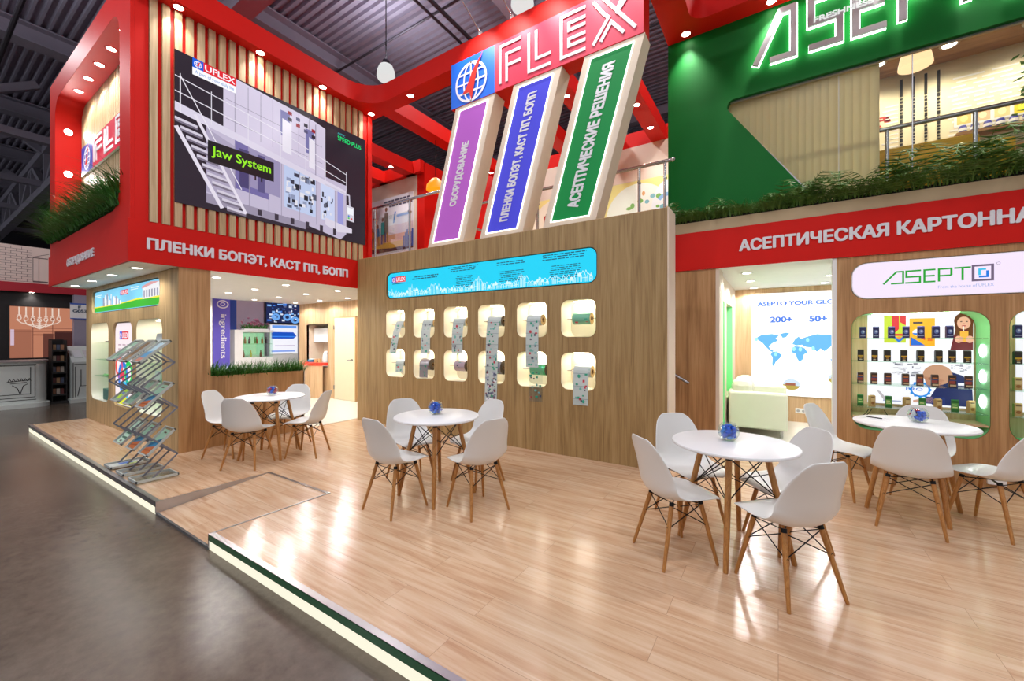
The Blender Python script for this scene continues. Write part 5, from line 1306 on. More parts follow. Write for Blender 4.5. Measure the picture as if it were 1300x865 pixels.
# child drinking from a carton
q([(1.60, 1.38), (1.775, 1.38), (1.775, 1.60), (1.72, 1.66), (1.64, 1.60)], (110, 40, 44), 1)
q(ell(1.705, 1.70, 0.075, 0.095, 18), (104, 62, 36), 2); q([(1.63, 1.72), (1.645, 1.54), (1.68, 1.54), (1.68, 1.72)], (104, 62, 36), 2); q([(1.73, 1.72), (1.735, 1.52), (1.775, 1.54), (1.775, 1.74)], (104, 62, 36), 2)
q(ell(1.705, 1.68, 0.052, 0.07, 18), (232, 178, 148), 3); q(ell(1.685, 1.695, 0.009, 0.005, 8), (70, 44, 34), 4); q(ell(1.728, 1.695, 0.009, 0.005, 8), (70, 44, 34), 4); q(ell(1.706, 1.672, 0.008, 0.006, 8), (206, 140, 116), 4); q(ell(1.706, 1.648, 0.018, 0.007, 10), (196, 84, 84), 4)
q(rect(1.675, 1.74, 1.47, 1.59), (240, 180, 70), 4); q([(1.70, 1.59), (1.707, 1.59), (1.707, 1.645), (1.70, 1.645)], (244, 236, 226), 5)
q(ell(1.665, 1.50, 0.03, 0.04, 12), (232, 178, 148), 5); q(ell(1.75, 1.50, 0.03, 0.04, 12), (232, 178, 148), 5)
for k in range(4): q(rect(1.655 + 0.012 * (k % 2), 1.70, 1.475 + k * 0.014, 1.485 + k * 0.014), (222, 164, 134), 6)
# engineer bent over a laptop
q([(1.42, 0.80), (1.52, 1.02), (1.60, 1.14), (1.70, 1.10), (1.77, 0.95), (1.777, 0.76), (1.46, 0.76)], (34, 44, 92), 1); q([(1.30, 0.80), (1.46, 0.85), (1.46, 0.78), (1.30, 0.775)], (206, 160, 140), 2); q(rect(1.40, 1.56, 0.77, 0.85), (40, 54, 110), 2)
q(ell(1.50, 1.10, 0.12, 0.115, 20), (196, 150, 120), 3); q([(1.39, 1.08), (1.41, 0.98), (1.50, 0.96), (1.56, 1.04)], (180, 130, 102), 3); q(ell(1.455, 1.055, 0.03, 0.02, 10), (150, 104, 80), 4); q(rect(1.40, 1.44, 1.045, 1.05), (60, 50, 50), 5)
q(rect(1.66, 1.74, 0.99, 1.02), (236, 236, 240), 4); q([(0.98, 0.90), (1.02, 0.88), (1.08, 0.785), (1.045, 0.785)], (186, 180, 184), 1); q(rect(1.04, 1.2, 0.77, 0.785), (160, 170, 200), 1)
rr = random.Random(9)
for k in range(34):
    x = rr.uniform(1.10, 1.36); y_ = rr.uniform(1.06, 1.24); q(rect(x, x + rr.uniform(0.01, 0.06), y_, y_ + rr.uniform(0.006, 0.03)), rr.choice([(196, 196, 202), (150, 150, 160), (220, 220, 226), (120, 122, 134)]), 1 + k * 0.05)
for k in range(24):
    x = rr.uniform(1.6, 1.74); y_ = rr.uniform(1.14, 1.28); q(rect(x, x + rr.uniform(0.008, 0.03), y_, y_ + rr.uniform(0.006, 0.03)), rr.choice([(190, 190, 198), (150, 150, 160), (214, 214, 220)]), 1 + k * 0.05)
gear = []
for k in range(36):
    rad_ = 0.085 if k % 3 else 0.10; gear.append((1.36 + rad_ * math.cos(2 * PI * k / 36), 0.925 + rad_ * math.sin(2 * PI * k / 36)))
mb.prism(F, gear, [ell(1.36, 0.925, 0.068, 0.068, 20)], 0.0035, 0.0035, 0, RGB(40, 140, 226))
mb.text(F, 'PRO', 1.24, 1.38, 0.91, 0.945, 0.006, col=RGB(50, 120, 210), bold=0.01)
mb.build('printed_face', LIT, t)
t2 = thing('light_box', 'backlit picture wall at the back of the right-hand showcase', 'light box', (2.5, 6.465, 0.5))
MB().fbox(F, 2.08, 2.9, 0.74, 1.80, -0.01, 0.0).build('box_body', WHITE, t2); MB().poly(F, rect(2.082, 2.898, 0.742, 1.798), 0.001, RGB(240, 240, 246)).build('printed_face', LIT, t2)
SH = [1.515, 1.25, 0.985, 0.725]
for si, z in enumerate(SH):
    tag(MB().box(0.715, 1.795, 6.14, 6.44, z - 0.008, z).build('glass_shelf', GLASSG, bevel=0.001), 'clear glass shelf in the showcase, %s from the top' % ORD[si], 'shelf', 'glass shelves in the showcase')
    tag(MB().box(1.93, 2.995, 6.14, 6.44, z - 0.008, z).build('glass_shelf', GLASSG, bevel=0.001), 'clear glass shelf in the right-hand showcase, %s from the top' % ORD[si], 'shelf', 'glass shelves in the right-hand showcase')
tag(MB().box(0.72, 1.79, 6.11, 6.45, 0.60, 0.62).build('cable_shelf', OAKI), 'wooden bottom shelf of the showcase', 'shelf')
for k, (x, dx) in enumerate(((0.82, 0.03), (0.845, 0.03), (1.05, -0.03), (1.12, 0.0), (1.15, 0.012), (1.24, -0.02))):
    tag(MB().tube([(x, 6.16, 0.6205), (x + dx, 6.155, 0.66), (x + dx * 1.6, 6.15, 0.70)], 0.004, 6).build('cable_end', BLACKM, smooth=True), 'short black cable end on the bottom shelf of the showcase, %s from the left' % ORD[k], 'cable', 'cable ends in the showcase')
# round lamps in the green reveal
for sx, nx_ in ((1.797, -1), (0.713, 1)):
    for k, z in enumerate((1.38, 1.11, 0.85)):
        o = MB().lathe([(0.0, 0.0), (0.062, 0.0), (0.066, 0.008)], (0, 0, 0), 28).build('round_lamp', glow('reveal_lamp_glow', (255, 255, 255), 11), origin=(0, 0, 0))
        o.location = (sx + nx_ * 0.004, 6.27, z); o.rotation_euler = (0, nx_ * PI / 2, 0)
        tag(o, 'round white lamp in the showcase side, %s, %s from the top' % ('right' if nx_ < 0 else 'left', ORD[k]), 'lamp', 'round lamps in the showcase sides')
def carton_proto(kind):
    """drink cartons: body with a printed front, folded top ears"""
    t = thing('drink_carton', 'x', 'carton')
    w, d, h = 0.028, 0.018, 0.122
    base = {'navy': (34, 28, 84), 'black': (40, 32, 26), 'brown': (66, 42, 30), 'green': (34, 104, 40), 'beige': (196, 160, 100)}[kind]
    fr = face_front(-d); mb = MB().box(-w, w, -d, d, 0, h, 0, RGB(*base))
    q = lambda pts, c, k=1: mb.poly(fr, pts, 0.0003 * k, RGB(*c))
    if kind == 'navy': q(ell(0, 0.07, 0.019, 0.024, 14), (96, 110, 170)); q(ell(0.004, 0.074, 0.01, 0.012, 10), (190, 196, 220), 2); q(rect(-0.022, 0.022, 0.02, 0.028), (160, 160, 190))
    if kind == 'black': q(rect(-0.024, 0.024, 0.05, 0.066), (206, 160, 40)); q(ell(0, 0.038, 0.014, 0.012, 10), (160, 110, 40)); q(rect(-0.012, 0.012, 0.012, 0.022), (220, 210, 180))
    if kind == 'brown': q(rect(-0.02, 0.02, 0.085, 0.1), (200, 120, 60)); q(rect(-0.026, 0.02, 0.04, 0.07), (160, 70, 60)); q(rect(-0.02, 0.026, 0.012, 0.03), (210, 180, 140)); q(rect(-0.028, 0.028, 0.072, 0.08), (60, 80, 130))
    if kind == 'green': q(rect(-0.024, 0.024, 0.03, 0.095), (90, 160, 70)); q(rect(-0.018, 0.018, 0.045, 0.055), (220, 230, 160), 2); q(rect(-0.018, 0.012, 0.07, 0.08), (220, 230, 160), 2)
    if kind == 'beige': q(rect(-0.022, 0.022, 0.06, 0.1), (222, 196, 140)); q(ell(0, 0.04, 0.018, 0.016, 12), (156, 104, 50)); q(rect(-0.018, 0.018, 0.1, 0.108), (90, 70, 50))
    mb.build('carton_body', PRINT, t)
    MB().add([(-w, -d, h), (w, -d, h), (w, d, h), (-w, d, h), (-w * 0.98, 0, h + 0.010), (w * 0.98, 0, h + 0.010)], [(0, 1, 5, 4), (2, 3, 4, 5), (1, 2, 5), (3, 0, 4)]).build('top_fold', plain('carton_top_' + kind, tuple(min(255, int(c * 1.15 + 10)) for c in base), 0.5), t)
    return t
CP = {}
def carton(kind, x, y, z, rz, lab, group):
    if kind not in CP: CP[kind] = carton_proto(kind); o = CP[kind]
    else: o = copy_tree(CP[kind])
    o.location = (x, y, z + 0.0005); o.rotation_euler = (0, 0, rz); o['label'] = lab; o['group'] = group
rows = [('navy', [0.827, 0.945, 1.077, 1.199, 1.319, 1.436, 1.54]), ('black', [0.807, 0.931, 1.038, 1.177, 1.31, 1.452, 1.556, 1.667]), ('brown', [0.804, 0.924, 1.042, 1.19, 1.306, 1.423, 1.556, 1.677]), (None, [0.804, 0.905, 1.05, 1.199, 1.326, 1.447, 1.576, 1.694])]
for ri, (kd, xs_) in enumerate(rows):
    for k, x in enumerate(xs_):
        kind = kd or ('green' if k % 2 == 0 else 'beige')
        yy = 6.22 if ri else 6.24
        carton(kind, x, yy, SH[ri], rnd.uniform(-0.2, 0.2) if kd else (0.5 if k % 2 else -0.15), '%s drink carton, %s from the left on the %s glass shelf' % ({'navy': 'dark blue', 'black': 'black and gold', 'brown': 'dark brown', 'green': 'green', 'beige': 'beige'}[kind], ORD[k], ORD[ri]), 'drink cartons on the %s glass shelf' % ORD[ri])
for ri, kind in enumerate(('navy', 'black', 'beige', 'beige')):
    carton(kind, 2.02, 6.23, SH[ri], 0.1, '%s drink carton at the left of the right-hand showcase, %s shelf' % ({'navy': 'dark blue', 'black': 'black and gold', 'beige': 'beige'}[kind], ORD[ri]), 'drink cartons in the right-hand showcase')

# ------------------------------------------------------------------ meeting room: sofa, socket
t = thing('sofa', 'cream leather two-seat sofa in side view in the meeting room', 'sofa', (-0.28, 8.0, 0.006))
for y0 in (7.30, 8.55): MB().box(-0.66, 0.12, y0, y0 + 0.17, 0.12, 0.68).build('armrest', SOFA, t, bevel=0.03)
MB().box(-0.68, -0.40, 7.42, 8.60, 0.14, 0.70).build('back', SOFA, t, bevel=0.05)
for y0 in (7.475, 8.015): MB().box(-0.45, 0.13, y0, y0 + 0.53, 0.26, 0.44).build('seat_cushion', SOFA, t, bevel=0.05)
for y0 in (7.46, 8.015): MB().box(-0.64, -0.36, y0 - 0.04, y0 + 0.52, 0.52, 0.86).build('back_cushion', SOFA, t, bevel=0.10)
MB().box(-0.62, 0.10, 7.46, 8.56, 0.12, 0.27).build('base', SOFA, t)
for x, y_ in ((-0.58, 7.38), (0.04, 7.38), (-0.58, 8.64), (0.04, 8.64)): MB().cyl((x, y_, 0.006), (x, y_, 0.125), 0.024, n=14).build('leg', STEEL, t, True)
t = thing('wall_socket', 'white double wall socket below the world map panel', 'socket', (0.34, 8.99, 0.16))
MB().box(0.26, 0.42, 8.985, 8.9995, 0.165, 0.255).build('plate', WHITE, t, bevel=0.004)
for x in (0.30, 0.38): MB().cyl((x, 8.985, 0.21), (x, 8.983, 0.21), 0.024, n=16).build('outlet', plain('outlet_grey', (170, 170, 170), 0.5), t)
tag(MB().box(1.77, 1.9, 6.07, 6.099, 0.04, 0.10).build('cable_cover', WHITE), 'white cable cover at the foot of the wall behind the right chair', 'cover')
t = thing('handrail', 'short steel handrail end in the gap beside the roll wall', 'handrail', (-1.15, 5.97, 0.9))
MB().tube([(-1.24, 5.97, 1.03), (-1.02, 5.97, 0.90)], 0.022, 12).build('rail', STEEL, t, True); MB().tube([(-1.2, 6.099, 0.985), (-1.2, 5.97, 0.985)], 0.008).build('bracket', STEEL, t)

# ------------------------------------------------------------------ mezzanine: railings, posters, pendant
def railing(name, pts, posts, z0, z1, lab, glass=None):
    t = thing('railing', lab, 'railing', pts[0][:2] + (z0,))
    MB().tube(pts, 0.024, 12).ball(pts[0], 0.03, 12, 8).ball(pts[-1], 0.03, 12, 8).build('handrail', STEEL, t, True)
    for p in posts:
        MB().cyl((p[0], p[1], z0), (p[0], p[1], z1 - 0.02), 0.02, n=12).build('post', STEEL, t, True)
        MB().cyl((p[0], p[1] - 0.03, z1 - 0.22), (p[0] + 0.001, p[1] + 0.03, z1 - 0.22), 0.022, n=10).build('clamp', STEEL, t)
    for g_ in glass or []: MB().box(*g_).build('glass_panel', GLASS, t)
    return t
railing('r', [(-6.5, 5.085, 4.0), (-4.6, 5.085, 4.0)], [(-6.44, 5.085), (-5.5, 5.085), (-4.68, 5.085)], 2.986, 4.0, 'steel railing with glass over the roll wall, left of the tilted panels', [(-6.38, -5.54, 5.081, 5.089, 3.1, 3.8)])
railing('r', [(-4.55, 5.82, 3.94), (-1.19, 5.82, 3.94)], [(-4.3, 5.82), (-3.3, 5.82), (-2.3, 5.82), (-1.65, 5.82), (-1.3, 5.82)], 2.951, 3.94, 'steel railing behind the tilted panels running to the green wall', [(-2.26, -1.70, 5.816, 5.824, 3.1, 3.76)])
t = thing('railing', 'sloping stair handrail seen between the purple and blue panels', 'railing', (-4.0, 5.4, 2.99))
MB().tube([(-4.35, 5.3, 3.42), (-3.6, 5.3, 3.05)], 0.02, 10).build('handrail', STEEL, t, True); MB().cyl((-4.3, 5.3, 0.0), (-4.3, 5.3, 3.4), 0.018).build('post', STEEL, t)

F = face_front(7.495)
t = thing('poster', 'poster with rowing athletes over a sunset city on the upper cream wall', 'poster', (-8.8, 7.49, 3.6))
MB().fbox(F, -9.7, -7.97, 3.6, 5.37, -0.004, 0.004).build('panel', WHITE, t)
mb = MB(); q = lambda pts, c, k=0: mb.poly(F, pts, 0.005 + 0.0006 * k, RGB(*c))
q(rect(-9.7, -7.97, 3.6, 5.37), (232, 230, 238)); q(rect(-9.7, -7.97, 4.35, 4.6), (226, 206, 214), 1); q(rect(-9.7, -7.97, 4.15, 4.35), (236, 170, 130), 2); q(rect(-9.7, -7.97, 3.9, 4.15), (226, 170, 60), 3)
q([(-9.7, 3.9), (-7.97, 3.9), (-7.97, 4.02), (-8.8, 3.98), (-9.7, 4.05)], (96, 50, 50), 4); q(rect(-9.7, -7.97, 3.6, 3.88), (226, 220, 226), 5)
for k in range(6): q(rect(-8.35 + 0.065 * k, -8.29 + 0.065 * k, 3.95, 4.25 + 0.08 * (k % 3)), (110 - 8 * k, 96, 150 + 6 * k), 6 + k * 0.1)
for k, (x, h) in enumerate(((-9.6, 0.5), (-9.38, 0.55), (-9.16, 0.7), (-9.02, 0.95))):
    z = 4.12 + 0.03 * k; q(ell(x, z + h * 0.9, 0.05, 0.06, 12), (150, 100, 80), 8); q([(x - 0.09, z + 0.2), (x + 0.09, z + 0.2), (x + 0.07, z + h * 0.8), (x - 0.07, z + h * 0.8)], [(210, 130, 40), (60, 120, 170), (60, 150, 150), (130, 110, 100)][k], 7); q([(x - 0.08, z - 0.05), (x - 0.01, z - 0.05), (x + 0.0, z + 0.22), (x - 0.08, z + 0.22)], (120, 90, 130), 7); q([(x + 0.02, z - 0.05), (x + 0.08, z - 0.05), (x + 0.08, z + 0.22), (x, z + 0.22)], (190, 130, 60), 7)
q([(-8.75, 4.65), (-8.68, 4.95), (-8.62, 4.95), (-8.69, 4.65)], (90, 140, 210), 7); q(rect(-8.6, -8.1, 4.8, 4.86), (140, 170, 220), 7)
for a, b, v in ((-9.1, -8.1, 5.24), (-8.9, -8.0, 5.1)):
    x = a
    while x < b: d = rnd.uniform(0.05, 0.16); q(rect(x, min(x + d, b), v, v + 0.05), (70, 66, 90), 7); x += d + 0.03
mb.build('printed_face', PRINT, t)
F = face_front(9.045)
for nm, a, b, sd in (('left, with a red and green carton drawing', -5.47, -3.95, 1), ('right, with a ring of small drawings', -3.41, -1.75, 2)):
    t = thing('poster', 'pale yellow poster on the upper back wall, ' + nm, 'poster', ((a + b) / 2, 9.04, 3.4))
    MB().fbox(F, a, b, 3.4, 5.0, -0.004, 0.003).build('panel', WHITE, t)
    mb = MB(); q = lambda pts, c, k=0: mb.poly(F, pts, 0.004 + 0.0006 * k, RGB(*c)); q(rect(a, b, 3.4, 5.0), (242, 226, 140)); r = random.Random(sd)
    if sd == 1:
        q(ell(-4.6, 4.25, 0.72, 0.72, 30), (244, 234, 210), 1); q(rect(-4.95, -4.62, 4.3, 4.6), (190, 60, 50), 2); q(rect(-4.62, -4.4, 4.32, 4.56), (214, 190, 130), 2); q(ell(-4.75, 4.6, 0.15, 0.1, 14), (150, 110, 60), 3); q(rect(-4.82, -4.68, 4.0, 4.3), (150, 200, 50), 3)
        for k in range(4): q(rect(-4.92 + k * 0.07, -4.88 + k * 0.07, 4.38, 4.5), (236, 180, 60), 4)
    else:
        q(ell(-2.6, 4.2, 0.72, 0.74, 34), (240, 244, 232), 1); q(ell(-1.95, 4.3, 0.35, 0.6, 30), (236, 244, 244), 2)
        for k in range(26):
            aa = r.uniform(0, 6.28); rd = r.uniform(0.3, 0.6); cu, cv = -2.55 + rd * math.cos(aa), 4.25 + rd * math.sin(aa) * 0.8
            q(ell(cu, cv, r.uniform(0.03, 0.07), r.uniform(0.03, 0.07), 10), r.choice([(120, 180, 90), (90, 150, 200), (220, 170, 110), (190, 90, 90), (130, 190, 200)]), 3 + k * 0.05)
        mb.prism(F, ell(-1.95, 4.35, 0.28, 0.28, 20, 0.3, 2.6) + ell(-1.95, 4.35, 0.2, 0.2, 20, 0.3, 2.6)[::-1], (), 0.007, 0.007, 0, RGB(140, 190, 230)); q(ell(-1.85, 4.02, 0.07, 0.09, 12), (60, 160, 110), 5)
    mb.build('printed_face', PRINT, t)
t = thing('pendant_lamp', 'small orange pendant lamp in the red upper corner', 'lamp', (-6.15, 6.42, 4.7))
MB().lathe([(0.03, 0.26), (0.1, 0.22), (0.19, 0.1), (0.2, 0.0), (0.0, -0.01)], (-6.15, 6.42, 4.7), 24).build('lamp_shade', ORANGE, t, True); MB().cyl((-6.15, 6.42, 4.95), (-6.15, 6.42, 5.77), 0.008).build('cord', BLACK, t)

# ------------------------------------------------------------------ lounge behind the upper window
def blind_material():
    m, N, L, b = newmat('blind_fabric'); b.inputs['Base Color'].default_value = RGB(236, 226, 178); b.inputs['Roughness'].default_value = 0.8
    nz = N.new('ShaderNodeTexNoise'); nz.inputs['Scale'].default_value = 60; tr = N.new('ShaderNodeBsdfTranslucent'); tr.inputs['Color'].default_value = RGB(244, 232, 180)
    bp = N.new('ShaderNodeBump'); bp.inputs['Strength'].default_value = 0.05; L.new(nz.outputs['Fac'], bp.inputs['Height']); L.new(bp.outputs['Normal'], b.inputs['Normal'])
    mx = N.new('ShaderNodeMixShader'); mx.inputs['Fac'].default_value = 0.5; L.new(b.outputs[0], mx.inputs[1]); L.new(tr.outputs[0], mx.inputs[2]); L.new(mx.outputs[0], N['Material Output'].inputs['Surface'])
    return m
BLIND = blind_material()
t = thing('vertical_blind', 'cream vertical blind drawn over the left half of the upper window', 'blind', (0.15, 6.39, 3.1))
mb = MB(); x = -0.86
while x < 0.92:
    if 0.46 < x < 0.50: x += 0.03
    mb.add([(x + 0.0895 * k / 4, 6.378 + 0.020 * k / 4 - 0.012 * math.sin(PI * k / 4), z) for z in (3.1, 4.76) for k in range(5)], [(k, k + 1, k + 6, k + 5) for k in range(4)])
    x += 0.077
bl = mb.build('slats', BLIND, t, 60)
MB().box(-0.87, 3.2, 6.365, 6.40, 4.765, 4.79).build('head_rail', ALU, t); MB().tube([(0.2 + 0.42, 6.36, 3.3), (0.62, 6.36, 4.75)], 0.004).build('cord', WHITE, t)
t = thing('railing', 'steel railing inside the lounge behind the upper window', 'railing', (2.0, 6.6, 3.05))
MB().tube([(0.1, 6.6, 4.04), (3.3, 6.6, 4.04)], 0.026, 12).build('handrail', STEEL, t, True)
for x in (0.4, 1.1, 1.83, 2.56): MB().cyl((x, 6.6, 3.05), (x, 6.6, 4.02), 0.02, n=12).build('post', STEEL, t, True)
t = thing('sofa', 'long mustard velvet sofa in the upper lounge', 'sofa', (1.2, 7.4, 3.05))
for x0, x1, z in ((0.2, 1.04, 3.98), (1.05, 2.05, 4.02)):
    MB().box(x0, x1, 7.2, 7.42, 3.3, z).build('back_cushion', YELLOW, t, bevel=0.05); MB().box(x0, x1, 7.42, 8.0, 3.2, 3.5).build('seat_cushion', YELLOW, t, bevel=0.05)
MB().box(0.15, 2.3, 7.10, 7.20, 3.08, 3.86).build('back_frame', YELLOW, t, bevel=0.03); MB().box(0.15, 2.3, 7.2, 8.0, 3.06, 3.2).build('base', YELLOW, t)
MB().box(2.06, 2.3, 7.2, 8.0, 3.2, 3.72).build('armrest', YELLOW, t, bevel=0.04)
t = thing('pendant_lamp', 'glowing dome pendant in the upper lounge', 'lamp', (1.45, 7.1, 5.05))
MB().lathe([(0.02, 0.24), (0.10, 0.22), (0.14, 0.15), (0.16, 0.05), (0.165, 0.0), (0.155, 0.0), (0.0, 0.03)], (1.45, 7.1, 4.95), 32).build('lamp_shade', WARMGLOW, t, True); MB().cyl((1.45, 7.1, 5.19), (1.45, 7.1, 5.72), 0.006).build('cord', BLACK, t)
t = thing('wall_relief', 'pale wall decoration of staggered bars and dark dotted stripes in the upper lounge', 'wall decoration', (2.0, 8.79, 4.3))
mb = MB()
for k, x in enumerate((1.62, 1.76, 1.90, 2.04)):
    mb.box(x, x + 0.03, 8.785, 8.7995, 5.35 - 0.02 * k, 5.62); z = 5.32
    while z > 4.5: h = rnd.choice([0.02, 0.03, 0.05]); mb.box(x, x + 0.03, 8.785, 8.7995, z - h, z); z -= h + 0.025
mb.build('dark_stripes', BLACKM, t)
mb = MB()
for row in range(16):
    z = 5.42 - row * 0.065; x = 2.15 + rnd.uniform(0, 0.1)
    while x < 3.0: l_ = rnd.uniform(0.1, 0.35); mb.box(x, min(x + l_, 3.05), 8.796, 8.7995, z, z + 0.024); x += l_ + rnd.uniform(0.03, 0.08)
    if row > 2: mb.box(1.4 + rnd.uniform(0, 0.05), 1.6, 8.796, 8.7995, z, z + 0.02)
mb.build('pale_bars', WHITE, t)
mb = MB()
for k in range(14): x, z = rnd.uniform(1.3, 1.45), rnd.uniform(4.75, 5.1); mb.box(x, x + rnd.uniform(0.02, 0.08), 8.796, 8.7995, z, z + 0.025)
mb.build('red_marks', plain('red_marks', (190, 40, 40), 0.6), t)
t = thing('wall_shelf', 'wooden wall shelf with blue and white jars in the upper lounge', 'shelf', (2.6, 8.7, 4.5))
MB().box(2.2, 3.4, 8.6, 8.799, 4.50, 4.54).build('board', OAKC, t); MB().box(2.2, 3.4, 8.6, 8.799, 4.2, 4.24).build('board', OAKC, t)
j0 = None
for k in range(8):
    if j0 is None:
        j0 = thing('jar', 'x', 'jar'); MB().lathe([(0.0, 0.0), (0.042, 0.0), (0.045, 0.01), (0.045, 0.085), (0.036, 0.1), (0.036, 0.11), (0.0, 0.11)], n=20).build('jar_body', plain('jar_blue', (60, 64, 150), 0.3), j0, True)
        MB().lathe([(0.0455, 0.03), (0.0455, 0.07)], n=20).build('jar_label', WHITE, j0); o = j0
    else: o = copy_tree(j0)
    o.location = (2.28 + k * 0.125, 8.68, 4.5405); o['label'] = 'blue jar with white label on the lounge shelf, %s from the left' % ORD[k]; o['group'] = 'blue jars on the lounge shelf'
t = thing('poster', 'row of colourful small pictures above the lounge shelf', 'picture', (2.8, 8.79, 4.7))
F = face_front(8.795); mb = MB()
for k, c in enumerate(((236, 200, 120), (240, 190, 150), (236, 214, 150), (240, 220, 60), (70, 170, 220), (220, 120, 70))):
    x = 2.25 + k * 0.19; mb.poly(F, rect(x, x + 0.15, 4.72, 4.88), 0.002, RGB(*c)); mb.poly(F, ell(x + 0.075, 4.8, 0.04, 0.05, 12), 0.003, RGB(*(min(255, int(v * 1.1) + 20) for v in c)))
MB().fbox(F, 2.22, 3.4, 4.69, 4.91, -0.003, 0.001).build('panel', WHITE, t); mb.build('printed_face', PRINT, t)
t = thing('potted_tree', 'leafy green indoor tree at the right end of the upper window', 'plant', (2.5, 6.92, 3.05))
MB().lathe([(0.0, 0), (0.13, 0), (0.16, 0.28), (0.14, 0.28), (0.0, 0.26)], (2.5, 6.92, 3.05), 24).build('pot', WHITE, t, True)
MB().tube([(2.5, 6.92, 3.3), (2.48, 6.9, 3.9), (2.5, 6.92, 4.5)], 0.015).build('stem', plain('bark', (90, 70, 46), 0.8), t)
mb = MB()
for k in range(170):
    c = Vector((2.47 + rnd.gauss(0, 0.11), 6.92 + rnd.gauss(0, 0.09), rnd.uniform(3.65, 4.75))); a = rnd.uniform(0, 6.28); d = Vector((math.cos(a), math.sin(a), rnd.uniform(-0.7, 0.3))).normalized(); s = d.cross(Vector((0, 0, 1))).normalized() * 0.028; L_ = rnd.uniform(0.09, 0.15)
    mb.add([c, c + d * L_ * 0.45 + s, c + d * L_, c + d * L_ * 0.45 - s], [(0, 1, 2, 3)])
mb.build('foliage', plain('tree_leaf', (70, 140, 40), 0.5, var=0.4, scale=10), t)

# ------------------------------------------------------------------ kitchen contents and the stand behind it
t = thing('water_kettle', 'pale rounded kettle on the red counter', 'kettle', (-9.95, 6.3, 0.9005))
MB().lathe([(0.0, 0), (0.085, 0), (0.095, 0.06), (0.08, 0.2), (0.055, 0.27), (0.0, 0.29)], (-9.95, 6.3, 0.9005), 24).build('body', WHITE, t, True); MB().tube([(-9.87, 6.3, 0.95), (-9.8, 6.3, 1.0), (-9.82, 6.3, 1.1), (-9.88, 6.3, 1.12)], 0.012).build('handle', BLACKM, t)
tag(MB().box(-10.25, -10.08, 6.12, 6.24, 0.9005, 0.98).build('coffee_box', BLACKM, bevel=0.01), 'small black box on the red counter', 'box')
t = thing('tissue_box', 'blue and white packet on the red counter', 'box', (-10.42, 6.2, 0.9005)); MB().box(-10.52, -10.32, 6.12, 6.26, 0.9005, 0.96).build('packet', plain('packet_blue', (60, 130, 170), 0.5), t, bevel=0.01); MB().box(-10.49, -10.35, 6.14, 6.24, 0.9601, 0.985).build('lid', WHITE, t, bevel=0.008)
c0 = None
for k, x in enumerate((-10.02, -10.03, -9.86)):
    if c0 is None:
        c0 = thing('cup', 'x', 'cup'); MB().lathe([(0.0, 0), (0.028, 0), (0.038, 0.09), (0.035, 0.09), (0.026, 0.006), (0.0, 0.006)], n=20).build('cup_body', plain('cup_tan', (214, 180, 130), 0.5), c0, True); o = c0
    else: o = copy_tree(c0)
    o.location = (x, 6.05 + (0.12 if k == 1 else 0) , 0.9005); o['label'] = 'small tan cup on the red counter, ' + ['in front', 'behind', 'at the right'][k]; o['group'] = 'cups on the red counter'
XB = -12.2
FB = face_right(XB)
structure(MB().box(-13.3, -13.2, 3.0, 8.6, HF, 3.6).build('wall_neighbour_stand', plain('purple_lit_wall', (206, 188, 206), 0.7)))  # purple light on this wall is put into its colour
structure(MB().box(-11.12, -11.02, 3.2, 4.12, 0, 2.45).build('wall_kitchen_white_panel', WHITE))
t = thing('banner', 'tall violet banner with white vertical lettering behind the kitchen', 'banner', (XB, 4.78, HF))
MB().box(XB - 0.02, XB, 4.58, 4.97, HF, 2.75).build('cloth', plain('violet_cloth', (96, 84, 196), 0.6), t)
T = Frame((XB + 0.002, 4.78, 0), (0, 0, -1), (0, 1, 0), (1, 0, 0)); mb = MB().text(T, 'ingredients', -2.16, -1.0, -0.07, 0.11, 0.001, 0.002, bold=0.02)
mb.build('lettering', LETTER, t)
Fb = face_right(XB + 0.002); mb = MB(); mb.prism(Fb, ell(4.80, 2.42, 0.14, 0.11, 20), [ell(4.80, 2.42, 0.11, 0.08, 20)], 0, 0.002); mb.prism(Fb, ell(4.80, 2.42, 0.06, 0.05, 14), [ell(4.80, 2.42, 0.04, 0.03, 14)], 0, 0.002); mb.build('emblem', LETTER, t)
tag(MB().box(XB - 0.5, XB - 0.46, 5.0, 5.32, 1.75, 2.9).build('blue_panel', plain('deep_blue_panel', (24, 60, 150), 0.5)), 'deep blue panel hung beside the violet banner', 'panel')
t = thing('display_case', 'white display case with green-lit glass front behind the kitchen', 'display case', (-12.5, 5.6, HF))
MB().box(-12.75, -12.2, 5.08, 6.08, HF, 1.0).box(-12.75, -12.2, 5.08, 5.28, 1.0, 1.76).box(-12.75, -12.2, 5.28, 6.08, 1.70, 1.76).box(-12.75, -12.70, 5.28, 6.08, 1.0, 1.7).build('cabinet', WHITE, t)
MB().box(-12.7, -12.22, 5.3, 6.06, 1.36, 1.38).build('shelf', GLASSG, t); MB().box(-12.215, -12.205, 5.28, 6.06, 1.0, 1.7).build('glass_front', GLASSG, t)
MB().box(-12.695, -12.69, 5.3, 6.05, 1.05, 1.68).build('lit_back', glow('mint_glow', (190, 240, 200), 0.8), t)
r = random.Random(2); p0 = None
PC = [(150, 60, 40), (214, 120, 50), (90, 50, 70), (230, 200, 90), (60, 150, 80), (220, 90, 60)]
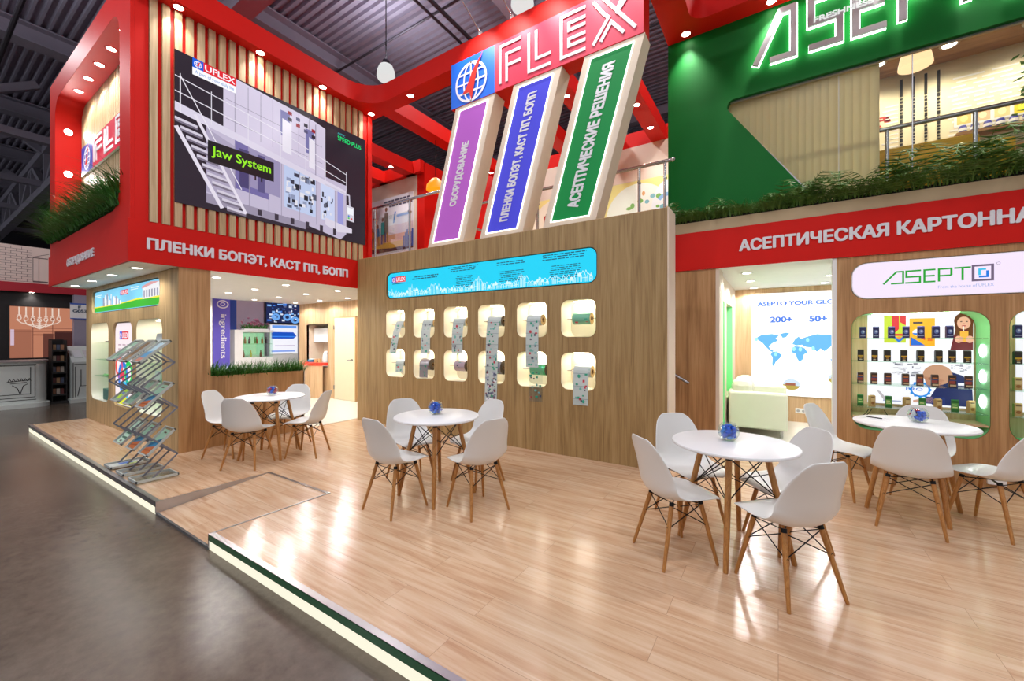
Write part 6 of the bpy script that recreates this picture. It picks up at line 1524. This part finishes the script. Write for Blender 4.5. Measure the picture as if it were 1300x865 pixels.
for k in range(9):
    x, y_, z = -12.35 - 0.08 * (k % 2), 5.36 + 0.075 * k, 1.3805 if k % 3 else 1.0005
    col = PC[k % 6]
    o = MB().lathe([(0.0, 0), (0.028, 0), (0.03, 0.1), (0.014, 0.15), (0.014, 0.19), (0.0, 0.19)], n=14).build('bottle', plain('bottle_%d' % (k % 6), col, 0.3), smooth=True, origin=(0, 0, 0))
    o.location = (x, y_, z); tag(o, 'small %s bottle in the white display case, %s from the left' % (['dark red', 'orange', 'plum', 'yellow', 'green', 'coral'][k % 6], ORD[k]), 'bottle', 'bottles in the white display case')
t = thing('flower_arrangement', 'pink and green flowers on top of the white display case', 'flowers', (-12.4, 5.6, 1.7605))
MB().box(-12.5, -12.3, 5.36, 6.0, 1.7605, 1.80).build('trough', WHITE, t)
mb = MB(); blades(mb, 160, lambda r: (r.uniform(-12.5, -12.3), r.uniform(5.36, 6.0), 1.79), rnd, 0.12, 0.26, 0.8, (0, 0, 0), 0.012, 0.4); mb.build('leaves', LEAF, t)
mb = MB()
for k in range(60): mb.ball((-12.4 + rnd.gauss(0, 0.07), 5.68 + rnd.gauss(0, 0.12), 1.95 + rnd.gauss(0, 0.05)), rnd.uniform(0.018, 0.034), 7, 5)
mb.build('blossoms', plain('mauve_blossom', (176, 110, 140), 0.7, var=0.4, scale=30), t)
t = thing('wall_television', 'wall television showing blue machinery behind the kitchen', 'television', (-13.1, 6.6, 1.9))
FT = face_right(-13.1); MB().fbox(FT, 6.3, 7.45, 2.0, 2.75, -0.06, 0).build('housing', BLACKM, t); MB().fbox(FT, 6.7, 7.0, 2.2, 2.5, -0.1, -0.061).build('bracket', BLACKM, t)
mb = MB(); mb.poly(FT, rect(6.32, 7.43, 2.02, 2.73), 0.001, RGB(30, 40, 84)); r = random.Random(12)
for k in range(60):
    x, z = r.uniform(6.33, 7.3), r.uniform(2.03, 2.66); mb.poly(FT, rect(x, x + r.uniform(0.03, 0.13), z, z + r.uniform(0.015, 0.07)), 0.002 + k * 0.0001, r.choice([RGB(60, 120, 220), RGB(130, 180, 240), RGB(220, 230, 250), RGB(20, 26, 60), RGB(170, 120, 150), RGB(90, 100, 140)]))
for cu, cv in ((6.6, 2.2), (6.95, 2.2), (7.2, 2.12)): mb.prism(FT, ell(cu, cv, 0.13, 0.11, 20), [ell(cu, cv, 0.06, 0.05, 16)], 0.01, 0.01, 0, RGB(110, 170, 240))
mb.build('screen_picture', LITS, t)
t = thing('poster', 'glossy poster of a blue film roll behind the kitchen', 'poster', (XB, 6.4, 1.0))
FP = face_right(XB - 0.35); MB().fbox(FP, 6.15, 7.0, HF, 1.95, -0.03, 0).build('panel', WHITE, t); mb = MB(); mb.poly(FP, rect(6.17, 6.98, 1.07, 1.93), 0.001, RGB(236, 236, 246)); mb.poly(FP, rect(6.22, 6.95, 1.84, 1.92), 0.002, RGB(100, 150, 230)); mb.poly(FP, [(6.2, 1.52), (6.85, 1.52), (6.95, 1.6), (6.85, 1.72), (6.2, 1.72)], 0.002, RGB(24, 80, 190)); mb.poly(FP, rect(6.2, 6.9, 1.57, 1.60), 0.003, RGB(60, 130, 230)); mb.poly(FP, rect(6.2, 6.9, 1.12, 1.17), 0.002, RGB(130, 160, 230)); mb.poly(FP, rect(6.3, 6.9, 1.3, 1.32), 0.002, RGB(180, 160, 190)); mb.build('printed_face', LIT, t)

# products in the tall niches at the left end of the stand
for ni, (a, b) in enumerate(((-10.78, -9.68), (-8.24, -7.16))):
    for k, z in enumerate((1.45, 1.13, 0.83)):
        tag(MB().box(a + 0.01, b - 0.01, 2.12, 2.38, z - 0.006, z).build('glass_shelf', GLASSG), 'glass shelf in the %s tall niche, %s from the top' % (['left', 'right'][ni], ORD[k]), 'shelf', 'glass shelves in the tall niches')
def packet(x, z, w_, h_, col, lab):
    mb = MB(); y_ = 2.22; mb.add([(x - w_, y_ - 0.03, z), (x + w_, y_ - 0.03, z), (x + w_, y_ + 0.03, z), (x - w_, y_ + 0.03, z), (x - w_, y_, z + h_), (x + w_, y_, z + h_)], [(0, 1, 5, 4), (2, 3, 4, 5), (1, 2, 5), (3, 0, 4), (3, 2, 1, 0)])
    tag(mb.build('pouch', plain('pouch_%d_%d_%d' % col, col, 0.3), bevel=0.004), lab, 'pouch', 'sample pouches in the tall niches')
packet(-9.95, 1.4505, 0.16, 0.02, (230, 90, 170), 'flat pink pouch on the top shelf of the left niche'); packet(-10.35, 1.4505, 0.12, 0.02, (70, 70, 80), 'flat dark pouch on the top shelf of the left niche'); packet(-10.2, 1.1305, 0.12, 0.025, (80, 80, 84), 'flat dark pouch on the middle shelf of the left niche')
packet(-10.05, 0.8305, 0.12, 0.17, (70, 80, 190), 'standing blue pouch on the lowest shelf of the left niche'); packet(-9.83, 0.8305, 0.1, 0.19, (236, 130, 200), 'standing pink pouch on the lowest shelf of the left niche'); packet(-10.45, 0.8305, 0.12, 0.03, (110, 190, 110), 'flat green pouch on the lowest shelf of the left niche')
packet(-9.95, 0.62, 0.2, 0.05, (236, 60, 150), 'bright magenta pouch lying on the teal box in the left niche'); tag(MB().box(-10.3, -9.78, 2.14, 2.36, 0.41, 0.61).build('sample_box', plain('teal_box', (60, 120, 110), 0.4, var=0.5, scale=30), bevel=0.01), 'patterned teal box at the bottom of the left tall niche', 'box')
packet(-7.8, 0.8305, 0.12, 0.2, (200, 220, 210), 'pale pouch on the lowest shelf of the right tall niche'); packet(-7.5, 0.8305, 0.1, 0.16, (80, 170, 120), 'green pouch on the lowest shelf of the right tall niche'); packet(-7.7, 1.4505, 0.15, 0.14, (214, 226, 232), 'white pouch on the top shelf of the right tall niche')

# ------------------------------------------------------------------ neighbouring stand across the aisle, far left
XS = -16.0; FS = face_right(XS)
ns = structure(MB().box(XS - 0.2, XS, -4, 3.6, HF, 2.70).build('wall_dark_stand', plain('black_brick', (30, 26, 26), 0.7, var=0.3, scale=4)))
t = thing('overhead_panel', 'white overhead panel with drawn roof tiles on the far left stand', 'panel', (XS, -0.5, 2.93))
MB().box(XS - 0.1, XS + 0.05, -4, 2.32, 2.93, 3.86).build('board', plain('warm_white_print', (222, 200, 190), 0.6), t)
Ft = face_right(XS + 0.052); mb = MB()
for k in range(14): mb.fbox(Ft, -0.6, 2.0, 2.96 + k * 0.062, 2.966 + k * 0.062, 0, 0.002)
x = -0.6
for k in range(30):
    for row in range(0, 14): 
        if (row + k) % 2: mb.fbox(Ft, x, x + 0.008, 2.96 + row * 0.062, 2.96 + (row + 1) * 0.062, 0, 0.002)
    x += 0.087
mb.fbox(Ft, 2.02, 2.28, 2.96, 3.0, 0, 0.002); mb.fbox(Ft, 2.02, 2.03, 2.96, 3.6, 0, 0.002); mb.fbox(Ft, 2.12, 2.13, 2.96, 3.6, 0, 0.002); mb.fbox(Ft, 2.02, 2.28, 3.58, 3.6, 0, 0.002)
mb.line(Ft, [(1.9, 3.55), (2.3, 3.72)], 0.012, 0, depth=0.002)
mb.build('line_drawing', plain('ink_grey', (110, 96, 96), 0.7), t)
tag(MB().box(XS - 0.05, XS + 0.12, -4, 3.0, 2.70, 2.928).build('crimson_band', REDD), 'crimson band across the far left stand', 'band')
t = thing('wall_picture', 'large peach wall picture with a white drawn chandelier on the far left stand', 'picture', (XS, 2.2, 1.0))
MB().box(XS + 0.001, XS + 0.03, 1.62, 2.95, 1.0, 2.36).build('panel', BLACKM, t)
Fp = face_right(XS + 0.031); mb = MB(); mb.poly(Fp, rect(1.65, 2.92, 1.03, 2.33), 0, RGB(206, 136, 106)); q = lambda pts, c, k=1: mb.poly(Fp, pts, 0.001 * k, RGB(*c))
q(rect(1.65, 2.0, 1.03, 1.75), (176, 112, 88)); q(rect(2.02, 2.92, 1.6, 1.63), (150, 90, 70)); q(rect(2.4, 2.92, 1.03, 1.72), (70, 36, 34), 2); q(rect(2.2, 2.38, 1.03, 1.65), (110, 64, 54), 2); q(rect(2.02, 2.92, 1.78, 1.80), (160, 100, 80), 2)
for v in (2.02, 2.36): q(rect(v, v + 0.012, 1.03, 2.33), (110, 60, 50), 3)
q(rect(1.65, 2.92, 1.69, 1.70), (140, 84, 66), 3); q(rect(1.66, 1.72, 1.35, 1.75), (226, 200, 220), 3)
cw = RGB(250, 226, 210)
for k in range(7):
    y_ = 1.80 + k * 0.112; dz = 0.05 * abs(k - 3) / 3
    mb.line(Fp, [(y_, 2.32), (y_, 2.06 + dz)], 0.026, 0.006, cw); mb.line(Fp, [(y_ - 0.03, 2.06 + dz), (y_ + 0.035, 2.06 + dz)], 0.02, 0.0065, cw)
    mb.prism(Fp, ell(y_, 1.99 + dz, 0.042, 0.055, 14), [ell(y_, 1.99 + dz, 0.026, 0.038, 14)], 0.007, 0.007, 0, cw)
for s_ in (-1, 1):
    for r_, zb in ((0.38, 1.90), (0.26, 1.86), (0.13, 1.84)):
        mb.line(Fp, [(2.136 + s_ * r_, 2.0), (2.136 + s_ * r_ * 0.8, zb + 0.02), (2.136 + s_ * r_ * 0.4, zb - 0.03), (2.136, zb + 0.01)], 0.02, 0.008, cw)
mb.line(Fp, [(2.136, 2.0), (2.136, 1.76)], 0.034, 0.009, cw); mb.poly(Fp, ell(2.136, 1.8, 0.05, 0.03, 14), 0.0095, cw)
mb.build('printed_face', printed('dim_backlit_print', 0.75), t)
DRAWW = plain('stand_white', (196, 202, 198), 0.5); INK = plain('black_ink', (24, 24, 26), 0.6)
t = thing('counter', 'white rounded counter with black line drawing on the far left stand', 'counter', (-15.3, 1.4, HF))
MB().prism(face_up(0), fillet([(-15.6, -1.5), (-14.95, -1.5), (-14.95, 2.15), (-15.6, 2.15)], [0, 0.25, 0.25, 0]), (), HF + 0.10, 0.96).build('body', DRAWW, t, 30)
MB().prism(face_up(0), fillet([(-15.65, -1.5), (-14.9, -1.5), (-14.9, 2.18), (-15.65, 2.18)], [0, 0.28, 0.28, 0]), (), 0.96, 1.0).build('top', plain('counter_top_grey', (150, 140, 140), 0.4), t, 30)
MB().prism(face_up(0), fillet([(-15.7, -1.5), (-14.8, -1.5), (-14.8, 2.19), (-15.7, 2.19)], [0, 0.3, 0.3, 0]), (), HF, HF + 0.1).build('plinth', DRAWW, t, 30)
Fc = face_right(-14.948); mb = MB()
for p in ([(1.25, 0.88), (1.93, 0.88), (1.93, 0.12), (1.25, 0.12)], [(-0.5, 0.90), (1.95, 0.90)], [(-0.5, 0.06), (1.95, 0.06)], [(1.86, 0.84), (1.86, 0.2), (1.3, 0.2)], [(1.7, 0.2), (1.66, 0.34), (1.58, 0.42)], [(1.7, 0.2), (1.75, 0.4), (1.82, 0.44)], [(1.5, 0.5), (1.85, 0.53)], [(1.55, 0.46), (1.8, 0.48)]): mb.line(Fc, p, 0.014, 0, depth=0.002)
for k in range(6): mb.line(Fc, [(1.52 + k * 0.06, 0.51), (1.54 + k * 0.06, 0.57), (1.57 + k * 0.06, 0.51)], 0.012, 0, depth=0.002)
mb.line(Fc, [(1.0, 0.5), (1.0, 0.7)], 0.02, 0, depth=0.002)
mb.build('line_drawing', INK, t)
t = thing('magazine_stand', 'black magazine stand with five filled shelves on the far left stand', 'rack', (-15.4, 2.36, HF))
MB().box(-15.62, -15.58, 2.24, 2.50, HF, 1.5).box(-15.62, -15.2, 2.24, 2.255, HF, 1.48).box(-15.62, -15.2, 2.485, 2.50, HF, 1.48).box(-15.62, -15.1, 2.2, 2.51, HF + 0.001, HF + 0.06).build('frame', BLACKM, t)
for k in range(5): MB().box(-15.58, -15.2, 2.256, 2.484, 0.06 + k * 0.28, 0.075 + k * 0.28).box(-15.215, -15.2, 2.256, 2.484, 0.06 + k * 0.28, 0.12 + k * 0.28).build('shelf', BLACKM, t)
for k in range(5):
    for m_ in range(3):
        c = [(170, 120, 90), (200, 190, 180), (120, 60, 60), (190, 150, 110), (90, 100, 130)][(k * 2 + m_) % 5]
        o = MB().obox((-15.36, 2.30 + m_ * 0.07, 0.0755 + k * 0.28 + 0.085), (0.005, 0.03, 0.085), Euler((0, 0.0, 0)).to_matrix()).build('magazine', plain('magazine_%d' % ((k * 2 + m_) % 5), c, 0.4, var=0.4, scale=25))
        tag(o, 'magazine in the black stand, %s shelf from the floor, %s from the left' % (ORD[k], ORD[m_]), 'magazine', 'magazines in the black stand')
t = thing('leaflet_desk', 'white slope-top desk with black line drawing on the far left stand', 'desk', (-15.4, 2.9, HF))
y0, y1 = 2.56, 3.3
MB().add([(-15.75, y0, HF + 0.1), (-15.05, y0, HF + 0.1), (-15.05, y0, 0.92), (-15.75, y0, 1.32), (-15.75, y1, HF + 0.1), (-15.05, y1, HF + 0.1), (-15.05, y1, 0.92), (-15.75, y1, 1.32)], [(0, 1, 2, 3), (7, 6, 5, 4), (1, 5, 6, 2), (3, 2, 6, 7), (0, 3, 7, 4), (0, 4, 5, 1)]).build('body', DRAWW, t)
MB().box(-15.765, -14.95, y0 - 0.04, y1, HF, HF + 0.1).build('plinth', DRAWW, t)
Fd = face_right(-15.048); mb = MB()
for p in ([(2.6, 0.86), (3.2, 0.86)], [(2.62, 0.8), (2.62, 0.02)], [(2.72, 0.72), (2.72, 0.3), (3.1, 0.3)], [(2.66, 0.04), (2.7, 0.3), (2.9, 0.3), (2.92, 0.04)], [(2.58, 0.9), (2.58, 0.0)]): mb.line(Fd, p, 0.014, 0, depth=0.002)
mb.build('line_drawing', INK, t)
sl_ = Frame((-15.4, 2.9, 1.123), (0, 1, 0), Vector((-0.7, 0, 0.4)).normalized(), Vector((0.4, 0, 0.7)).normalized())
for k in range(3):
    u = -0.27 + k * 0.2; tag(MB().fbox(sl_, u, u + 0.15, -0.2, 0.15, 0.001, 0.012).build('leaflet', plain('leaflet_%d' % k, [(206, 206, 210), (190, 186, 190), (216, 210, 206)][k], 0.5)), 'leaflet on the slope-top desk of the far left stand, %s from the left' % ORD[k], 'leaflet', 'leaflets on the slope-top desk')
t = thing('stand_sign', 'white stand number sign with blue edges on the far left stand', 'sign', (-15.76, 2.83, 2.04))
MB().box(-15.769, -15.755, 2.645, 3.017, 2.04, 2.47).build('board', WHITE, t); Fg = face_right(-15.754)
MB().fbox(Fg, 2.645, 3.017, 2.43, 2.47, 0, 0.002).build('edge_band', plain('sign_blue', (50, 90, 180), 0.5), t); MB().fbox(Fg, 2.645, 3.017, 2.04, 2.066, 0, 0.002).build('edge_band', plain('sign_blue', (50, 90, 180), 0.5), t)
MB().text(Fg, 'F', 2.79, 2.85, 2.33, 2.405, 0.001, 0.002, bold=0.05).text(Fg, 'G053', 2.69, 2.96, 2.22, 2.30, 0.001, 0.002, bold=0.05).build('lettering', plain('sign_ink', (60, 80, 100), 0.5), t)
structure(MB().box(-15.99, -15.77, 2.72, 3.4, HF, 2.69).build('wall_grey_column', plain('lilac_grey', (150, 142, 158), 0.7)))
downlight((-15.92, 2.0, 2.6995), 'single spot lamp over the chandelier picture on the far left stand', 'spot lamp on the far left stand', 20, BLACKM)
